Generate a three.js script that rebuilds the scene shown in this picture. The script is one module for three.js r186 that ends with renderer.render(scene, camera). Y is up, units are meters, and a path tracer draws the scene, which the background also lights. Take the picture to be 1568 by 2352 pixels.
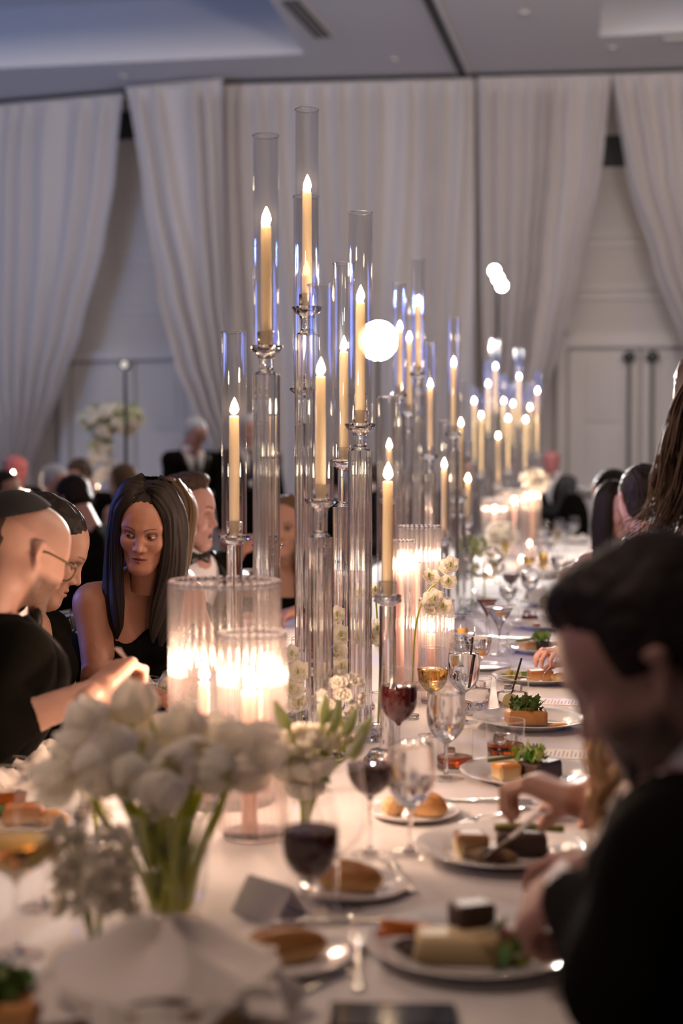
import * as THREE from 'three';
import { RoundedBoxGeometry } from 'three/addons/geometries/RoundedBoxGeometry.js';
import { mergeGeometries } from 'three/addons/utils/BufferGeometryUtils.js';
import { RectAreaLightUniformsLib } from 'three/addons/lights/RectAreaLightUniformsLib.js';

// ---------------------------------------------------------------- camera, exposure, large lights
RectAreaLightUniformsLib.init();
const scene = new THREE.Scene();
scene.background = new THREE.Color(0, 0, 0);
const renderer = new THREE.WebGLRenderer({ antialias: true });
renderer.toneMapping = THREE.LinearToneMapping;
renderer.toneMappingExposure = 1.0;
renderer.shadowMap.enabled = true;

const FOCAL = 3267, EYE = 1.37;                       // 50 mm on a 24 x 36 frame, in pixels of the 1568 x 2352 frame
const camera = new THREE.PerspectiveCamera(2 * Math.atan(1176 / FOCAL) * 180 / Math.PI, 1568 / 2352, 0.05, 60);
camera.filmGauge = 36;
camera.position.set(0, EYE, 0);
camera.rotation.order = 'YXZ';
camera.rotation.set(-Math.atan(106 / FOCAL), Math.atan(536 / FOCAL), 0);
camera.focus = 3.5;
camera.userData.fStop = 2.0;
camera.updateMatrixWorld(true);

const V = (x, y, z) => new THREE.Vector3(x, y, z);
// surveying the photograph: where a point seen at (x, y) stands, given its distance or the height of the level it lies on
function at(x, y, depth) { return V((x - 784) / FOCAL * depth, (1176 - y) / FOCAL * depth, -depth).applyMatrix4(camera.matrixWorld); }
function level(x, y, h) { const p = at(x, y, 1), d = p.clone().sub(camera.position); return camera.position.clone().addScaledVector(d, (h - EYE) / d.y); }
const TABLE = 0.75;
const onTable = (x, y) => level(x, y, TABLE);

const lampWork = [];                                   // fittings to build for the area lights below
function areaLight(name, w, h, color, intensity, pos, target, label) {
  const l = new THREE.RectAreaLight(new THREE.Color(...color), intensity, w, h);
  l.name = name; l.position.copy(pos); l.lookAt(target); scene.add(l);
  lampWork.push({ name, w, h, color, intensity, pos, target, label });
  return l;
}
// blue panels and blue uplight; added unseen: curtain washers, warm uplight, panels over tables
areaLight('added_washer_lamp', 5, 0.12, [1.0, 0.88, 0.76], 42, V(-7.5, 5.7, -11.2), V(-6.5, 2.4, -17), 'added slim white wall washer nearest the left doors');  // this washer and the next two are added out of view to brighten the curtains
areaLight('added_washer_lamp', 5, 0.12, [1.0, 0.88, 0.76], 42, V(-1.2, 5.7, -11.2), V(-1.2, 2.4, -17), 'added slim white wall washer in the middle of the ceiling');
areaLight('added_washer_lamp', 5, 0.12, [1.0, 0.82, 0.66], 45, V(5.0, 5.7, -11.2), V(4.2, 2.4, -17), 'added slim white wall washer nearest the right doors');
areaLight('blue_stage_lamp', 2.4, 0.8, [0.16, 0.26, 1.0], 3.2, V(-10.6, 2.6, -3.2), V(-1, 1.6, -6), 'broad blue light panel on the left wall of the hall');
areaLight('blue_stage_lamp', 1.8, 0.8, [0.20, 0.26, 1.0], 3.2, V(8.9, 2.7, -3.5), V(-0.5, 1.6, -7), 'broad blue light panel on the right wall of the hall');
areaLight('blue_uplight_lamp', 1.6, 0.8, [0.20, 0.44, 1.0], 27, V(-8.2, 2.6, -10.5), V(-6.8, 6.1, -14.8), 'pale blue light panel aimed at the left coffer');
areaLight('added_uplight_lamp', 1.6, 0.8, [1.0, 0.93, 0.95], 36, V(3.4, 2.9, -8.0), V(2.0, 6.1, -14.5), 'added pale warm light panel aimed at the ceiling');  // unseen uplight, added to lift the ceiling
areaLight('added_panel_lamp', 1.8, 1.8, [1.0, 0.70, 0.53], 9, V(-2.8, 5.95, -1.0), V(-1.6, 0, -2.0), 'added square warm light panel in the ceiling over the near tables');  // added overhead out of view to brighten the near cloth and tulips
areaLight('added_panel_lamp', 1.6, 1.6, [1.0, 0.78, 0.68], 1.5, V(2.4, 5.95, -9.0), V(2.4, 0, -9.0), 'added square dim light panel in the ceiling over the far tables');  // unseen panel added for dim general fill

// ---------------------------------------------------------------- helpers
function rng(seed) { let s = seed | 0; return () => { s = (s + 0x6d2b79f5) | 0; let t = Math.imul(s ^ (s >>> 15), 1 | s); t = (t + Math.imul(t ^ (t >>> 7), 61 | t)) ^ t; return ((t ^ (t >>> 14)) >>> 0) / 4294967296; }; }
const R = rng(77);
const rr = (a, b) => a + (b - a) * R();
const lerp = (a, b, t) => a + (b - a) * t, clamp = (x, a, b) => Math.min(b, Math.max(a, x));
const sstep = (x, a, b) => { const t = clamp((x - a) / (b - a), 0, 1); return t * t * (3 - 2 * t); };
const used = {};
function numbered(n) { const k = used[n] = (used[n] ?? -1) + 1; return k ? n + '_' + String(k).padStart(3, '0') : n; }
function tag(o, label, category, group) { o.userData.label = label; if (category) o.userData.category = category; if (group) o.userData.group = group; return o; }
function shadow(o) { o.traverse((m) => { if (m.isMesh) { m.castShadow = true; m.receiveShadow = true; } }); return o; }
function thing(name, label, category, pos = V(0, 0, 0), turn = 0, group) {
  const o = new THREE.Group(); o.name = numbered(name); o.position.copy(pos); o.rotation.y = turn; scene.add(o);
  return tag(o, label, category, group);
}
function mesh(name, geo, mat) { const m = new THREE.Mesh(geo, mat); m.name = name; m.castShadow = m.receiveShadow = true; return m; }
function part(parent, name, geo, mat, pos, rot) {
  const m = mesh(name, geo, mat); if (pos) m.position.copy(pos); if (rot) m.rotation.set(...rot); parent.add(m); return m;
}
function solo(name, geo, mat, label, category, pos, turn, group) { const m = mesh(numbered(name), geo, mat); if (pos) m.position.copy(pos); if (turn) m.rotation.y = turn; scene.add(m); return tag(m, label, category, group); }
function struct(name, geo, mat, pos) { const m = mesh(numbered(name), geo, mat); if (pos) m.position.copy(pos); m.userData.kind = 'structure'; scene.add(m); return m; }
function copyOf(o, label, pos, turn) { const c = o.clone(); c.name = numbered(o.name.replace(/_\d{3}$/, '')); c.userData = { ...o.userData, label }; if (pos) c.position.copy(pos); if (turn !== undefined) c.rotation.y = turn; scene.add(c); return c; }

const upward = (pts) => { let v = 0; for (let i = 1; i < pts.length; i++) v += ((pts[i][0] + pts[i - 1][0]) / 2) ** 2 * (pts[i][1] - pts[i - 1][1]); return v < 0 ? [...pts].reverse() : pts; };   // profiles run upwards, so that faces look outwards
const lathe = (pts, seg = 32) => new THREE.LatheGeometry(upward(pts).map(([r, y]) => new THREE.Vector2(Math.max(r, 1e-4), y)), seg);
function merge(list) {
  const keys = ['position', 'normal', 'uv'], colored = list.every((g) => g.attributes.color);
  return mergeGeometries(list.map((g) => { const n = g.index ? g.toNonIndexed() : g.clone(); for (const k of Object.keys(n.attributes)) if (!keys.includes(k) && !(k === 'color' && colored)) n.deleteAttribute(k); if (!n.attributes.uv) n.setAttribute('uv', new THREE.BufferAttribute(new Float32Array(n.attributes.position.count * 2), 2)); return n; }));
}
function box(w, h, d, x = 0, y = 0, z = 0, r = 0) { const g = r ? new RoundedBoxGeometry(w, h, d, 2, r) : new THREE.BoxGeometry(w, h, d); return g.translate(x, y, z); }
// a tube of changing radius along a smooth curve
function sweep(points, radius, sides = 6, steps = 0, flat = 1, closedEnds = true) {
  const c = new THREE.CatmullRomCurve3(points), n = steps || points.length * 4, fr = c.computeFrenetFrames(n, false), pos = [], idx = [], uv = [];
  for (let i = 0; i <= n; i++) {
    const p = c.getPointAt(i / n), r = typeof radius === 'function' ? radius(i / n) : radius;
    for (let j = 0; j < sides; j++) { const a = j / sides * Math.PI * 2; p.clone().addScaledVector(fr.normals[i], Math.cos(a) * r).addScaledVector(fr.binormals[i], Math.sin(a) * r * flat).toArray(pos, pos.length); uv.push(j / sides, i / n); }
  }
  for (let i = 0; i < n; i++) for (let j = 0; j < sides; j++) { const a = i * sides + j, b = i * sides + (j + 1) % sides; idx.push(a, b, a + sides, b, b + sides, a + sides); }
  if (closedEnds) for (const e of [0, n]) { const c0 = pos.length / 3; c.getPointAt(e / n).toArray(pos, pos.length); uv.push(0, 0); for (let j = 0; j < sides; j++) { const a = e * sides + j, b = e * sides + (j + 1) % sides; e ? idx.push(a, b, c0) : idx.push(b, a, c0); } }
  const g = new THREE.BufferGeometry(); g.setAttribute('position', new THREE.Float32BufferAttribute(pos, 3)); g.setAttribute('uv', new THREE.Float32BufferAttribute(uv, 2)); g.setIndex(idx); g.computeVertexNormals(); return g;
}
// a sheet from a function of (u, v)
function sheet(f, nu, nv) {
  const pos = [], uv = [], idx = [];
  for (let j = 0; j <= nv; j++) for (let i = 0; i <= nu; i++) { const p = f(i / nu, j / nv); pos.push(p.x, p.y, p.z); uv.push(i / nu, j / nv); }
  for (let j = 0; j < nv; j++) for (let i = 0; i < nu; i++) { const a = j * (nu + 1) + i, b = a + nu + 1; idx.push(a, b, a + 1, b, b + 1, a + 1); }
  const g = new THREE.BufferGeometry(); g.setAttribute('position', new THREE.Float32BufferAttribute(pos, 3)); g.setAttribute('uv', new THREE.Float32BufferAttribute(uv, 2)); g.setIndex(idx); g.computeVertexNormals(); return g;
}
// value noise
function hash3(x, y, z) { let h = Math.imul(x, 374761393) + Math.imul(y, 668265263) + Math.imul(z, 2147483647 - 40503); h = Math.imul(h ^ (h >>> 13), 1274126177); return ((h ^ (h >>> 16)) >>> 0) / 4294967296; }
function noise3(x, y, z) {
  const i = Math.floor(x), j = Math.floor(y), k = Math.floor(z), f = (t) => t * t * (3 - 2 * t), u = f(x - i), v = f(y - j), w = f(z - k), H = (a, b, c) => hash3(i + a, j + b, k + c);
  return lerp(lerp(lerp(H(0, 0, 0), H(1, 0, 0), u), lerp(H(0, 1, 0), H(1, 1, 0), u), v), lerp(lerp(H(0, 0, 1), H(1, 0, 1), u), lerp(H(0, 1, 1), H(1, 1, 1), u), v), w);
}
const fbm = (x, y, z) => noise3(x, y, z) * 0.55 + noise3(x * 2.1 + 7, y * 2.1, z * 2.1) * 0.3 + noise3(x * 4.3, y * 4.3 + 3, z * 4.3) * 0.15;
function paint(geo, f) { const p = geo.attributes.position, c = new Float32Array(p.count * 3); for (let i = 0; i < p.count; i++) { const q = f(p.getX(i), p.getY(i), p.getZ(i)); c.set(q, i * 3); } geo.setAttribute('color', new THREE.BufferAttribute(c, 3)); return geo; }
const tint = (geo, c) => paint(geo, () => c);
// a rough lump: a sphere pushed about by noise
function lump(rx, ry, rz, seed, rough = 0.25, freq = 2.2, detail = 3) {
  const g = new THREE.IcosahedronGeometry(1, detail * 2), p = g.attributes.position;
  for (let i = 0; i < p.count; i++) { const v = V().fromBufferAttribute(p, i), s = 1 + (fbm(v.x * freq + seed, v.y * freq + seed * 1.7, v.z * freq) - 0.5) * 2 * rough; p.setXYZ(i, v.x * rx * s, v.y * ry * s, v.z * rz * s); }
  const m = indexed(g); m.computeVertexNormals(); return m;
}
function indexed(g) { const p = g.attributes.position, map = new Map(), idx = [], pos = []; for (let i = 0; i < p.count; i++) { const k = [p.getX(i), p.getY(i), p.getZ(i)].map((x) => Math.round(x * 1e5)).join(); if (!map.has(k)) { map.set(k, pos.length / 3); pos.push(p.getX(i), p.getY(i), p.getZ(i)); } idx.push(map.get(k)); } const n = new THREE.BufferGeometry(); n.setAttribute('position', new THREE.Float32BufferAttribute(pos, 3)); n.setAttribute('uv', new THREE.Float32BufferAttribute(new Float32Array(pos.length / 3 * 2), 2)); n.setIndex(idx); return n; }

// ---------------------------------------------------------------- materials
const S = (color, o = {}) => new THREE.MeshStandardMaterial({ color: Array.isArray(color) ? new THREE.Color(...color) : color, roughness: 0.6, ...o });
const P = (color, o = {}) => new THREE.MeshPhysicalMaterial({ color: Array.isArray(color) ? new THREE.Color(...color) : color, ...o });
function noiseTexture(size, f, srgb) {
  const d = new Uint8Array(size * size * 4); for (let y = 0; y < size; y++) for (let x = 0; x < size; x++) { const c = f(x / size, y / size); d.set([...c.map((v) => clamp(v * 255, 0, 255)), 255], (y * size + x) * 4); }
  const t = new THREE.DataTexture(d, size, size); t.wrapS = t.wrapT = THREE.RepeatWrapping; t.magFilter = THREE.LinearFilter; if (srgb) t.colorSpace = THREE.SRGBColorSpace; t.needsUpdate = true; return t;
}
const weave = noiseTexture(256, (u, v) => { const a = 0.5 + 0.25 * Math.sin(u * Math.PI * 2 * 64) + 0.25 * Math.sin(v * Math.PI * 2 * 64) + (hash3(u * 256 | 0, v * 256 | 0, 5) - 0.5) * 0.3; return [a, a, a]; });
const plaster = noiseTexture(256, (u, v) => { const a = 0.5 + (hash3(u * 256 | 0, v * 256 | 0, 9) - 0.5) * 0.6; return [a, a, a]; });
function repeated(t, x, y) { const c = t.clone(); c.repeat.set(x, y); c.needsUpdate = true; return c; }
const M = {
  cloth: S([0.70, 0.67, 0.66], { roughness: 0.92, bumpMap: repeated(weave, 1, 1), bumpScale: 0.0004 }),
  napkin: S([0.72, 0.66, 0.60], { roughness: 0.95, bumpMap: repeated(weave, 3, 3), bumpScale: 0.0003 }),
  curtain: P([0.62, 0.57, 0.56], { roughness: 0.9, transmission: 0.25, thickness: 0 }),
  wall: S([0.48, 0.44, 0.42], { roughness: 0.85, bumpMap: repeated(plaster, 1, 1), bumpScale: 0.0005 }),
  ceiling: S([0.56, 0.54, 0.55], { roughness: 0.9, bumpMap: repeated(plaster, 1, 1), bumpScale: 0.0005 }),
  floor: S([0.10, 0.075, 0.07], { roughness: 0.9 }),
  door: S([0.50, 0.46, 0.44], { roughness: 0.55 }),
  dark: S([0.02, 0.02, 0.022], { roughness: 0.6 }),
  metalBlack: S([0.03, 0.03, 0.032], { roughness: 0.35, metalness: 0.6 }),
  steel: S([0.82, 0.80, 0.78], { roughness: 0.16, metalness: 1 }),
  china: P([0.80, 0.79, 0.79], { roughness: 0.14, clearcoat: 0.6, clearcoatRoughness: 0.06 }),
  pane: P([0.985, 0.985, 0.985], { roughness: 0.03, transmission: 1, thickness: 0, ior: 1.62 }),
  tube: P([0.985, 0.985, 0.985], { roughness: 0.03, transmission: 1, thickness: 0, ior: 1.8 }),
  ribbed: P([0.985, 0.97, 0.965], { roughness: 0.10, transmission: 1, thickness: 0, ior: 1.95 }),
  crystal: P([0.97, 0.97, 0.98], { roughness: 0.02, transmission: 1, thickness: 0.02, ior: 1.49 }),
  ice: P([0.97, 0.97, 0.97], { roughness: 0.12, transmission: 1, thickness: 0.02, ior: 1.31 }),
  redWine: P([0.10, 0.006, 0.010], { roughness: 0.05, transmission: 0.6, thickness: 0.03, ior: 1.34, attenuationColor: new THREE.Color(0.25, 0.01, 0.03), attenuationDistance: 0.0007 }),
  whiteWine: P([0.98, 0.94, 0.80], { roughness: 0.02, transmission: 1, thickness: 0.03, ior: 1.34, attenuationColor: new THREE.Color(0.85, 0.55, 0.14), attenuationDistance: 0.06 }),
  water: P([0.985, 0.985, 0.985], { roughness: 0.02, transmission: 1, thickness: 0.03, ior: 1.33 }),
  whiskey: P([0.95, 0.80, 0.60], { roughness: 0.03, transmission: 1, thickness: 0.03, ior: 1.35, attenuationColor: new THREE.Color(0.80, 0.30, 0.04), attenuationDistance: 0.04 }),
  rose: P([0.95, 0.6, 0.55], { roughness: 0.03, transmission: 1, thickness: 0.03, ior: 1.35, attenuationColor: new THREE.Color(0.6, 0.06, 0.03), attenuationDistance: 0.025 }),
  waxIvory: P([0.88, 0.76, 0.52], { roughness: 0.55, transmission: 0.35, thickness: 0 }),
  waxPink: P([0.86, 0.62, 0.54], { roughness: 0.55, transmission: 0.35, thickness: 0 }),
  wick: S([0.03, 0.02, 0.02]),
  flame: S([0, 0, 0], { emissive: new THREE.Color(1.0, 0.78, 0.52), emissiveIntensity: 90 }),
  petal: P([0.90, 0.86, 0.77], { roughness: 0.75, transmission: 0.5, thickness: 0, side: THREE.DoubleSide }),
  petalGreen: P([0.62, 0.66, 0.36], { roughness: 0.7, transmission: 0.3, thickness: 0 }),
  leaf: P([0.38, 0.45, 0.04], { roughness: 0.55, transmission: 0.35, thickness: 0 }),
  stem: S([0.46, 0.50, 0.05], { roughness: 0.5 }),
  skinV: S([1, 1, 1], { roughness: 0.52, vertexColors: true }),
  foodV: S([1, 1, 1], { roughness: 0.5, vertexColors: true }),
  suit: P([0.0055, 0.0048, 0.0035], { roughness: 0.95, specularIntensity: 0.05 }),
  satin: P([0.012, 0.011, 0.010], { roughness: 0.4, specularIntensity: 0.35 }),
  shirt: S([0.74, 0.72, 0.72], { roughness: 0.85 }),
  dress: P([0.0055, 0.0048, 0.004], { roughness: 0.95, specularIntensity: 0.06 }),
  hairBlack: P([0.012, 0.007, 0.005], { roughness: 0.55, specularIntensity: 0.4 }),
  hairBrown: P([0.055, 0.032, 0.02], { roughness: 0.42, specularIntensity: 0.4 }),
  hairLight: P([0.11, 0.066, 0.036], { roughness: 0.5, specularIntensity: 0.2 }),
  hairBlond: S([0.52, 0.31, 0.15], { roughness: 0.42 }),
  hairGrey: S([0.42, 0.42, 0.44], { roughness: 0.5 }),
  eye: S([1, 1, 1], { roughness: 0.12, vertexColors: true }),
  gold: S([0.85, 0.62, 0.32], { roughness: 0.25, metalness: 1 }),
  card: S([0.78, 0.74, 0.73], { roughness: 0.8 }),
};
// ---------------------------------------------------------------- the room
const CEIL = 6.07;
const dA = level(0, 238, 6.02), dB = level(500, 193, 6.02), dD = level(1568, 166, 6.02);
const dirL = dA.clone().sub(dB).normalize(), dirR = dD.clone().sub(dB).normalize();
const farL = dB.clone().addScaledVector(dirL, 9), farR = dB.clone().addScaledVector(dirR, 12.5);
function plane(p, d) { const n = V(-d.z, 0, d.x).normalize(); if (n.z < 0) n.negate(); return { p, d, n, hit(x, y, off = 0) { const q = at(x, y, 1), r = q.sub(camera.position), o = p.clone().addScaledVector(n, off); return camera.position.clone().addScaledVector(r, o.sub(camera.position).dot(n) / r.dot(n)); } }; }
const planeL = plane(dB, dirL), planeR = plane(dB, dirR);
const WALL_BACK = -0.55;                                // the walls stand this far behind the curtains
function wallBox(a, b, h, th, n) { const L = a.distanceTo(b), g = new THREE.BoxGeometry(L, h, th); const m = new THREE.Matrix4().makeBasis(b.clone().sub(a).normalize(), V(0, 1, 0), n).setPosition(a.clone().add(b).multiplyScalar(0.5).addScaledVector(n, -th / 2).setY(h / 2)); return g.applyMatrix4(m); }
struct('floor', box(30, 0.2, 32, -1, -0.1, -6), M.floor);
const corner = dB.clone().addScaledVector(planeR.n, WALL_BACK);
struct('wall_back', wallBox(corner.clone().addScaledVector(dirR, -0.3), corner.clone().addScaledVector(dirR, 12.8), 7, 0.2, planeR.n), M.wall);
struct('wall_back_left', wallBox(corner.clone().addScaledVector(dirL, 9.6), corner.clone().addScaledVector(dirL, -0.1), 7, 0.2, planeL.n), M.wall);
struct('wall_left', box(0.2, 7, 29, -11.6, 3.5, -6.5), M.wall);
struct('wall_right', box(0.2, 7, 26, 9.6, 3.5, -5.5), M.wall);
struct('wall_front', box(22, 7, 0.2, -1, 3.5, 7.6), M.wall);
// ceiling with two coffers
{
  const a = level(700, 123, CEIL), b = level(1376, 83, CEIL);
  const s = new THREE.Shape([[-12, 8], [10, 8], [10, -22], [-12, -22]].map(([x, z]) => new THREE.Vector2(x, -z)));
  const hole = (x0, x1, z0, z1) => new THREE.Path([[x0, z0], [x1, z0], [x1, z1], [x0, z1]].map(([x, z]) => new THREE.Vector2(x, -z)));
  s.holes.push(hole(a.x - 7.5, a.x, a.z + 7, a.z), hole(b.x, b.x + 6.5, b.z + 7, b.z));
  const g = new THREE.ExtrudeGeometry(s, { depth: 0.7, bevelEnabled: false });
  g.rotateX(-Math.PI / 2).translate(0, CEIL, 0);
  struct('ceiling', merge([g, box(24, 0.1, 32, -1, CEIL + 0.75, -7)]), M.ceiling);
  const t0 = level(985, 0, CEIL), t1 = level(1066, 176, CEIL), d = t0.clone().sub(t1).normalize();
  const track = new THREE.Group(); track.name = 'trim_1'; track.userData.kind = 'structure'; track.position.copy(t1).setY(CEIL - 0.012); track.rotation.y = Math.atan2(d.x, d.z); scene.add(track);
  part(track, 'track_channel', box(0.11, 0.024, 9, 0, 0, 4.4), M.dark);
  for (const x of [-0.07, 0.07]) part(track, 'track_flange', box(0.03, 0.03, 9, x, 0, 4.4), M.ceiling);
  // slot air vents
  for (const [p, q, w, label] of [[level(668, 0, CEIL), level(744, 83, CEIL), 0.2, 'dark triple-slot air vent in the ceiling beside the bluish coffer'], [level(1700, 84, CEIL), level(1520, 91, CEIL), 0.13, 'short dark slot air vent in the ceiling below the lit coffer at right']]) {
    const dir = p.clone().sub(q), L = dir.length(); dir.normalize();
    const o = thing('ceiling_vent', label, 'vent', q.clone().setY(CEIL - 0.01), Math.atan2(dir.x, dir.z), 'ceiling air vents');
    part(o, 'frame', box(w, 0.018, L, 0, 0, L / 2), M.dark);
    for (let k = 0; k < 4; k++) part(o, 'slat', box(0.012, 0.022, L, -w / 2 + w * k / 3, -0.002, L / 2), M.door);
  }
  for (const [x, y, w] of [[285, 174, 'above the left gap in the curtains'], [905, 136, 'left of the dark ceiling track'], [1205, 28, 'right of the dark ceiling track'], [1406, 109, 'just below the lit coffer']]) {
    const o = thing('sprinkler', 'small round sprinkler cover in the ceiling ' + w, 'sprinkler', level(x, y, CEIL), 0, 'ceiling sprinklers');
    part(o, 'cover', lathe([[0, -0.03], [0.05, -0.03], [0.055, -0.02], [0.055, 0]], 20), M.wall);
    part(o, 'escutcheon', lathe([[0.056, 0], [0.085, -0.006], [0.09, 0]], 20), M.ceiling);
  }
}
// rail of the curtains: a dark line under the ceiling
struct('trim', merge([sweep([farL, dB].map((p) => p.clone().setY(6.03)), 0.03, 8, 2), sweep([dB, farR].map((p) => p.clone().setY(6.03)), 0.03, 8, 2)]), M.metalBlack).name = 'trim_2';

// walls' panelling and doors, seen where the curtains part
function wallPanel(pl, x0, y0, x1, y1, m, mat, name, proud = 0.03) {     // a raised frame of moulding on a wall
  const a = pl.hit(x0, y0, WALL_BACK), b = pl.hit(x1, y0, WALL_BACK), c = pl.hit(x0, y1, WALL_BACK), along = b.clone().sub(a).setY(0), L = along.length(), h = a.y - c.y, g = [];
  g.push(box(L, m, proud, L / 2, -m / 2, proud / 2), box(L, m, proud, L / 2, -h + m / 2, proud / 2), box(m, h, proud, m / 2, -h / 2, proud / 2), box(m, h, proud, L - m / 2, -h / 2, proud / 2));
  return struct(name, merge(g).applyMatrix4(new THREE.Matrix4().makeBasis(along.normalize(), V(0, 1, 0), pl.n).setPosition(a)), mat);
}
let trimN = 3;
const panelled = (...a) => { wallPanel(...a, 'trim').name = 'trim_' + trimN++; };
panelled(planeL, 150, 455, 420, 590, 0.05, M.door);
panelled(planeL, 150, 602, 430, 706, 0.05, M.door);
panelled(planeL, 120, 718, 440, 806, 0.05, M.door);
panelled(planeR, 1330, 405, 1540, 545, 0.05, M.door);
panelled(planeR, 1310, 560, 1560, 668, 0.05, M.door);
panelled(planeR, 1300, 680, 1700, 775, 0.05, M.door);
function door(n, pl, x0, x1, yTop, leaves, handles) {
  const a = pl.hit(x0, yTop, WALL_BACK), b = pl.hit(x1, yTop, WALL_BACK), W = a.distanceTo(b), H = a.y, o = new THREE.Group();
  o.name = 'door_' + n; o.userData.kind = 'structure'; scene.add(o);
  o.matrixAutoUpdate = true; o.position.set(a.x, 0, a.z); const d = b.clone().sub(a); o.rotation.y = Math.atan2(-d.z, d.x);
  part(o, 'frame', merge([box(W + 0.24, 0.14, 0.12, W / 2, H + 0.07, 0.06), box(0.12, H, 0.12, -0.06, H / 2, 0.06), box(0.12, H, 0.12, W + 0.06, H / 2, 0.06)]), M.door);
  const w = W / leaves;
  for (let k = 0; k < leaves; k++) {
    const leaf = part(o, 'door_leaf', box(w - 0.05, H - 0.02, 0.05, w * k + w / 2, H / 2 - 0.01, 0.03, 0.008), M.door);
    for (const [y0, y1] of [[0.18, 0.36], [0.40, 0.64], [0.68, 0.95]]) part(leaf, 'door_panel', merge([box(w - 0.5, (y1 - y0) * H, 0.02, w * k + w / 2, (y0 + y1) / 2 * H, 0.062, 0.008), box(w - 0.72, (y1 - y0) * H - 0.2, 0.02, w * k + w / 2, (y0 + y1) / 2 * H, 0.075, 0.008)]), M.door);
    if (!handles) continue;
    const hx = k % 2 ? w * k + 0.14 : w * (k + 1) - 0.14;
    part(leaf, 'door_rod', sweep([V(hx, 0.1, 0.1), V(hx, H - 0.05, 0.1)], 0.022, 8, 1), M.rod);
    part(leaf, 'door_closer', lathe([[0, 0], [0.075, 0], [0.075, 0.06], [0.05, 0.08], [0, 0.08]], 18).rotateX(Math.PI / 2).translate(hx, H - 0.12, 0.07), M.metalBlack);
    part(leaf, 'push_bar', merge([box(w * 0.62, 0.09, 0.07, w * k + w / 2, 1.05, 0.11, 0.02), box(0.3, 0.14, 0.05, w * k + w * 0.3, 1.05, 0.09, 0.02)]), M.steel);
  }
}
M.rod = S([0.16, 0.145, 0.135], { roughness: 0.6, metalness: 0.3 });
door(1, planeL, 165, 470, 832, 2, false);
door(2, planeR, 1300, 1640, 800, 2, true);
// dark high window bands over the panelling
for (const [n, pl, x0, x1, y0, y1] of [[1, planeL, 236, 332, 256, 332], [2, planeR, 1240, 1640, 310, 394]]) {
  const a = pl.hit(x0, y0, WALL_BACK), b = pl.hit(x1, y0, WALL_BACK), c = pl.hit(x0, y1, WALL_BACK), W = a.distanceTo(b), h = a.y - c.y, o = new THREE.Group();
  o.name = 'window_' + n; o.userData.kind = 'structure'; o.position.copy(c); const d = b.clone().sub(a); o.rotation.y = Math.atan2(-d.z, d.x); scene.add(o);
  part(o, 'window_frame', merge([box(W, 0.05, 0.05, W / 2, 0, 0.02), box(W, 0.05, 0.05, W / 2, h, 0.02), box(0.05, h, 0.05, 0, h / 2, 0.02), box(0.05, h, 0.05, W, h / 2, 0.02)]), M.door);
  part(o, 'dark_pane', box(W, h, 0.02, W / 2, h / 2, 0.015), M.dark);
}

// ---------------------------------------------------------------- curtains
function edge(rows, y, k) { for (let i = 0; i < rows.length - 1; i++) if (y <= rows[i + 1][0]) { const t = (y - rows[i][0]) / (rows[i + 1][0] - rows[i][0]), s = t * t * (3 - 2 * t); return lerp(rows[i][k], rows[i + 1][k], lerp(t, s, 0.4)); } return rows.at(-1)[k]; }
function curtain(pl, rows, folds, amp, seed, off, label) {
  const y0 = rows[0][0], y1 = rows.at(-1)[0], w0 = rows[0][2] - rows[0][1], nu = folds * 14, nv = 60;
  const g = sheet((u, v) => {
    const y = lerp(y0, y1, v), xl = edge(rows, y, 1), xr = edge(rows, y, 2), squeeze = (xr - xl) / w0;
    const p = pl.hit(lerp(xl, xr, u), y, off); p.y += (5.985 - pl.hit(lerp(rows[0][1], rows[0][2], u), y0, off).y) * (1 - sstep(v, 0, 0.3));   // the top follows the rail
    const w = u * folds + (noise3(u * folds * 0.6, seed, v * 1.5) - 0.5) * 1.5;
    const gather = sstep(v, 0, 0.035), deep = amp * lerp(0.35, 1, gather) * (0.55 + 0.9 * noise3(u * folds * 0.45 + 9, seed * 3.1, v * 0.8));
    const f = Math.sin(w * Math.PI * 2) * 0.7 + Math.sin(w * Math.PI * 4 + seed) * 0.22 + Math.sin(w * 31 + seed * 2) * 0.08;
    return p.addScaledVector(pl.n, f * deep * lerp(1.25, 1, squeeze));
  }, nu, nv);
  const o = thing('curtain', label, 'curtain', V(0, 0, 0), 0, 'pale curtains along the back wall');
  part(o, 'fabric', g, M.curtain);
  const a = pl.hit(rows[0][1], y0, off), b = pl.hit(rows[0][2], y0, off);
  part(o, 'heading_tape', sweep([a.clone().setY(6.0), a.clone().lerp(b, 0.5).setY(6.0), b.clone().setY(6.0)], 0.02, 6, 2), M.curtain);
  return o;
}
curtain(planeL, [[240, -360, 284], [420, -360, 268], [560, -320, 242], [750, -250, 190], [900, -160, 138], [1000, -70, 95], [1080, -10, 62], [1150, -20, 66], [1400, -120, 130]], 12, 0.10, 3, 0, 'pale curtain panel at far left gathered towards a low tie');
curtain(planeL, [[238, 290, 512], [450, 326, 518], [680, 370, 528], [830, 408, 540], [930, 446, 552], [1010, 488, 562], [1070, 508, 570], [1150, 500, 570], [1400, 440, 580]], 5, 0.10, 11, 0.22, 'pale curtain panel swept back to the right of the left doors');
curtain(planeR, [[196, 497, 1088], [700, 499, 1089], [1400, 505, 1090]], 13, 0.075, 23, 0, 'wide straight pale curtain behind the tall candlesticks');
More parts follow.
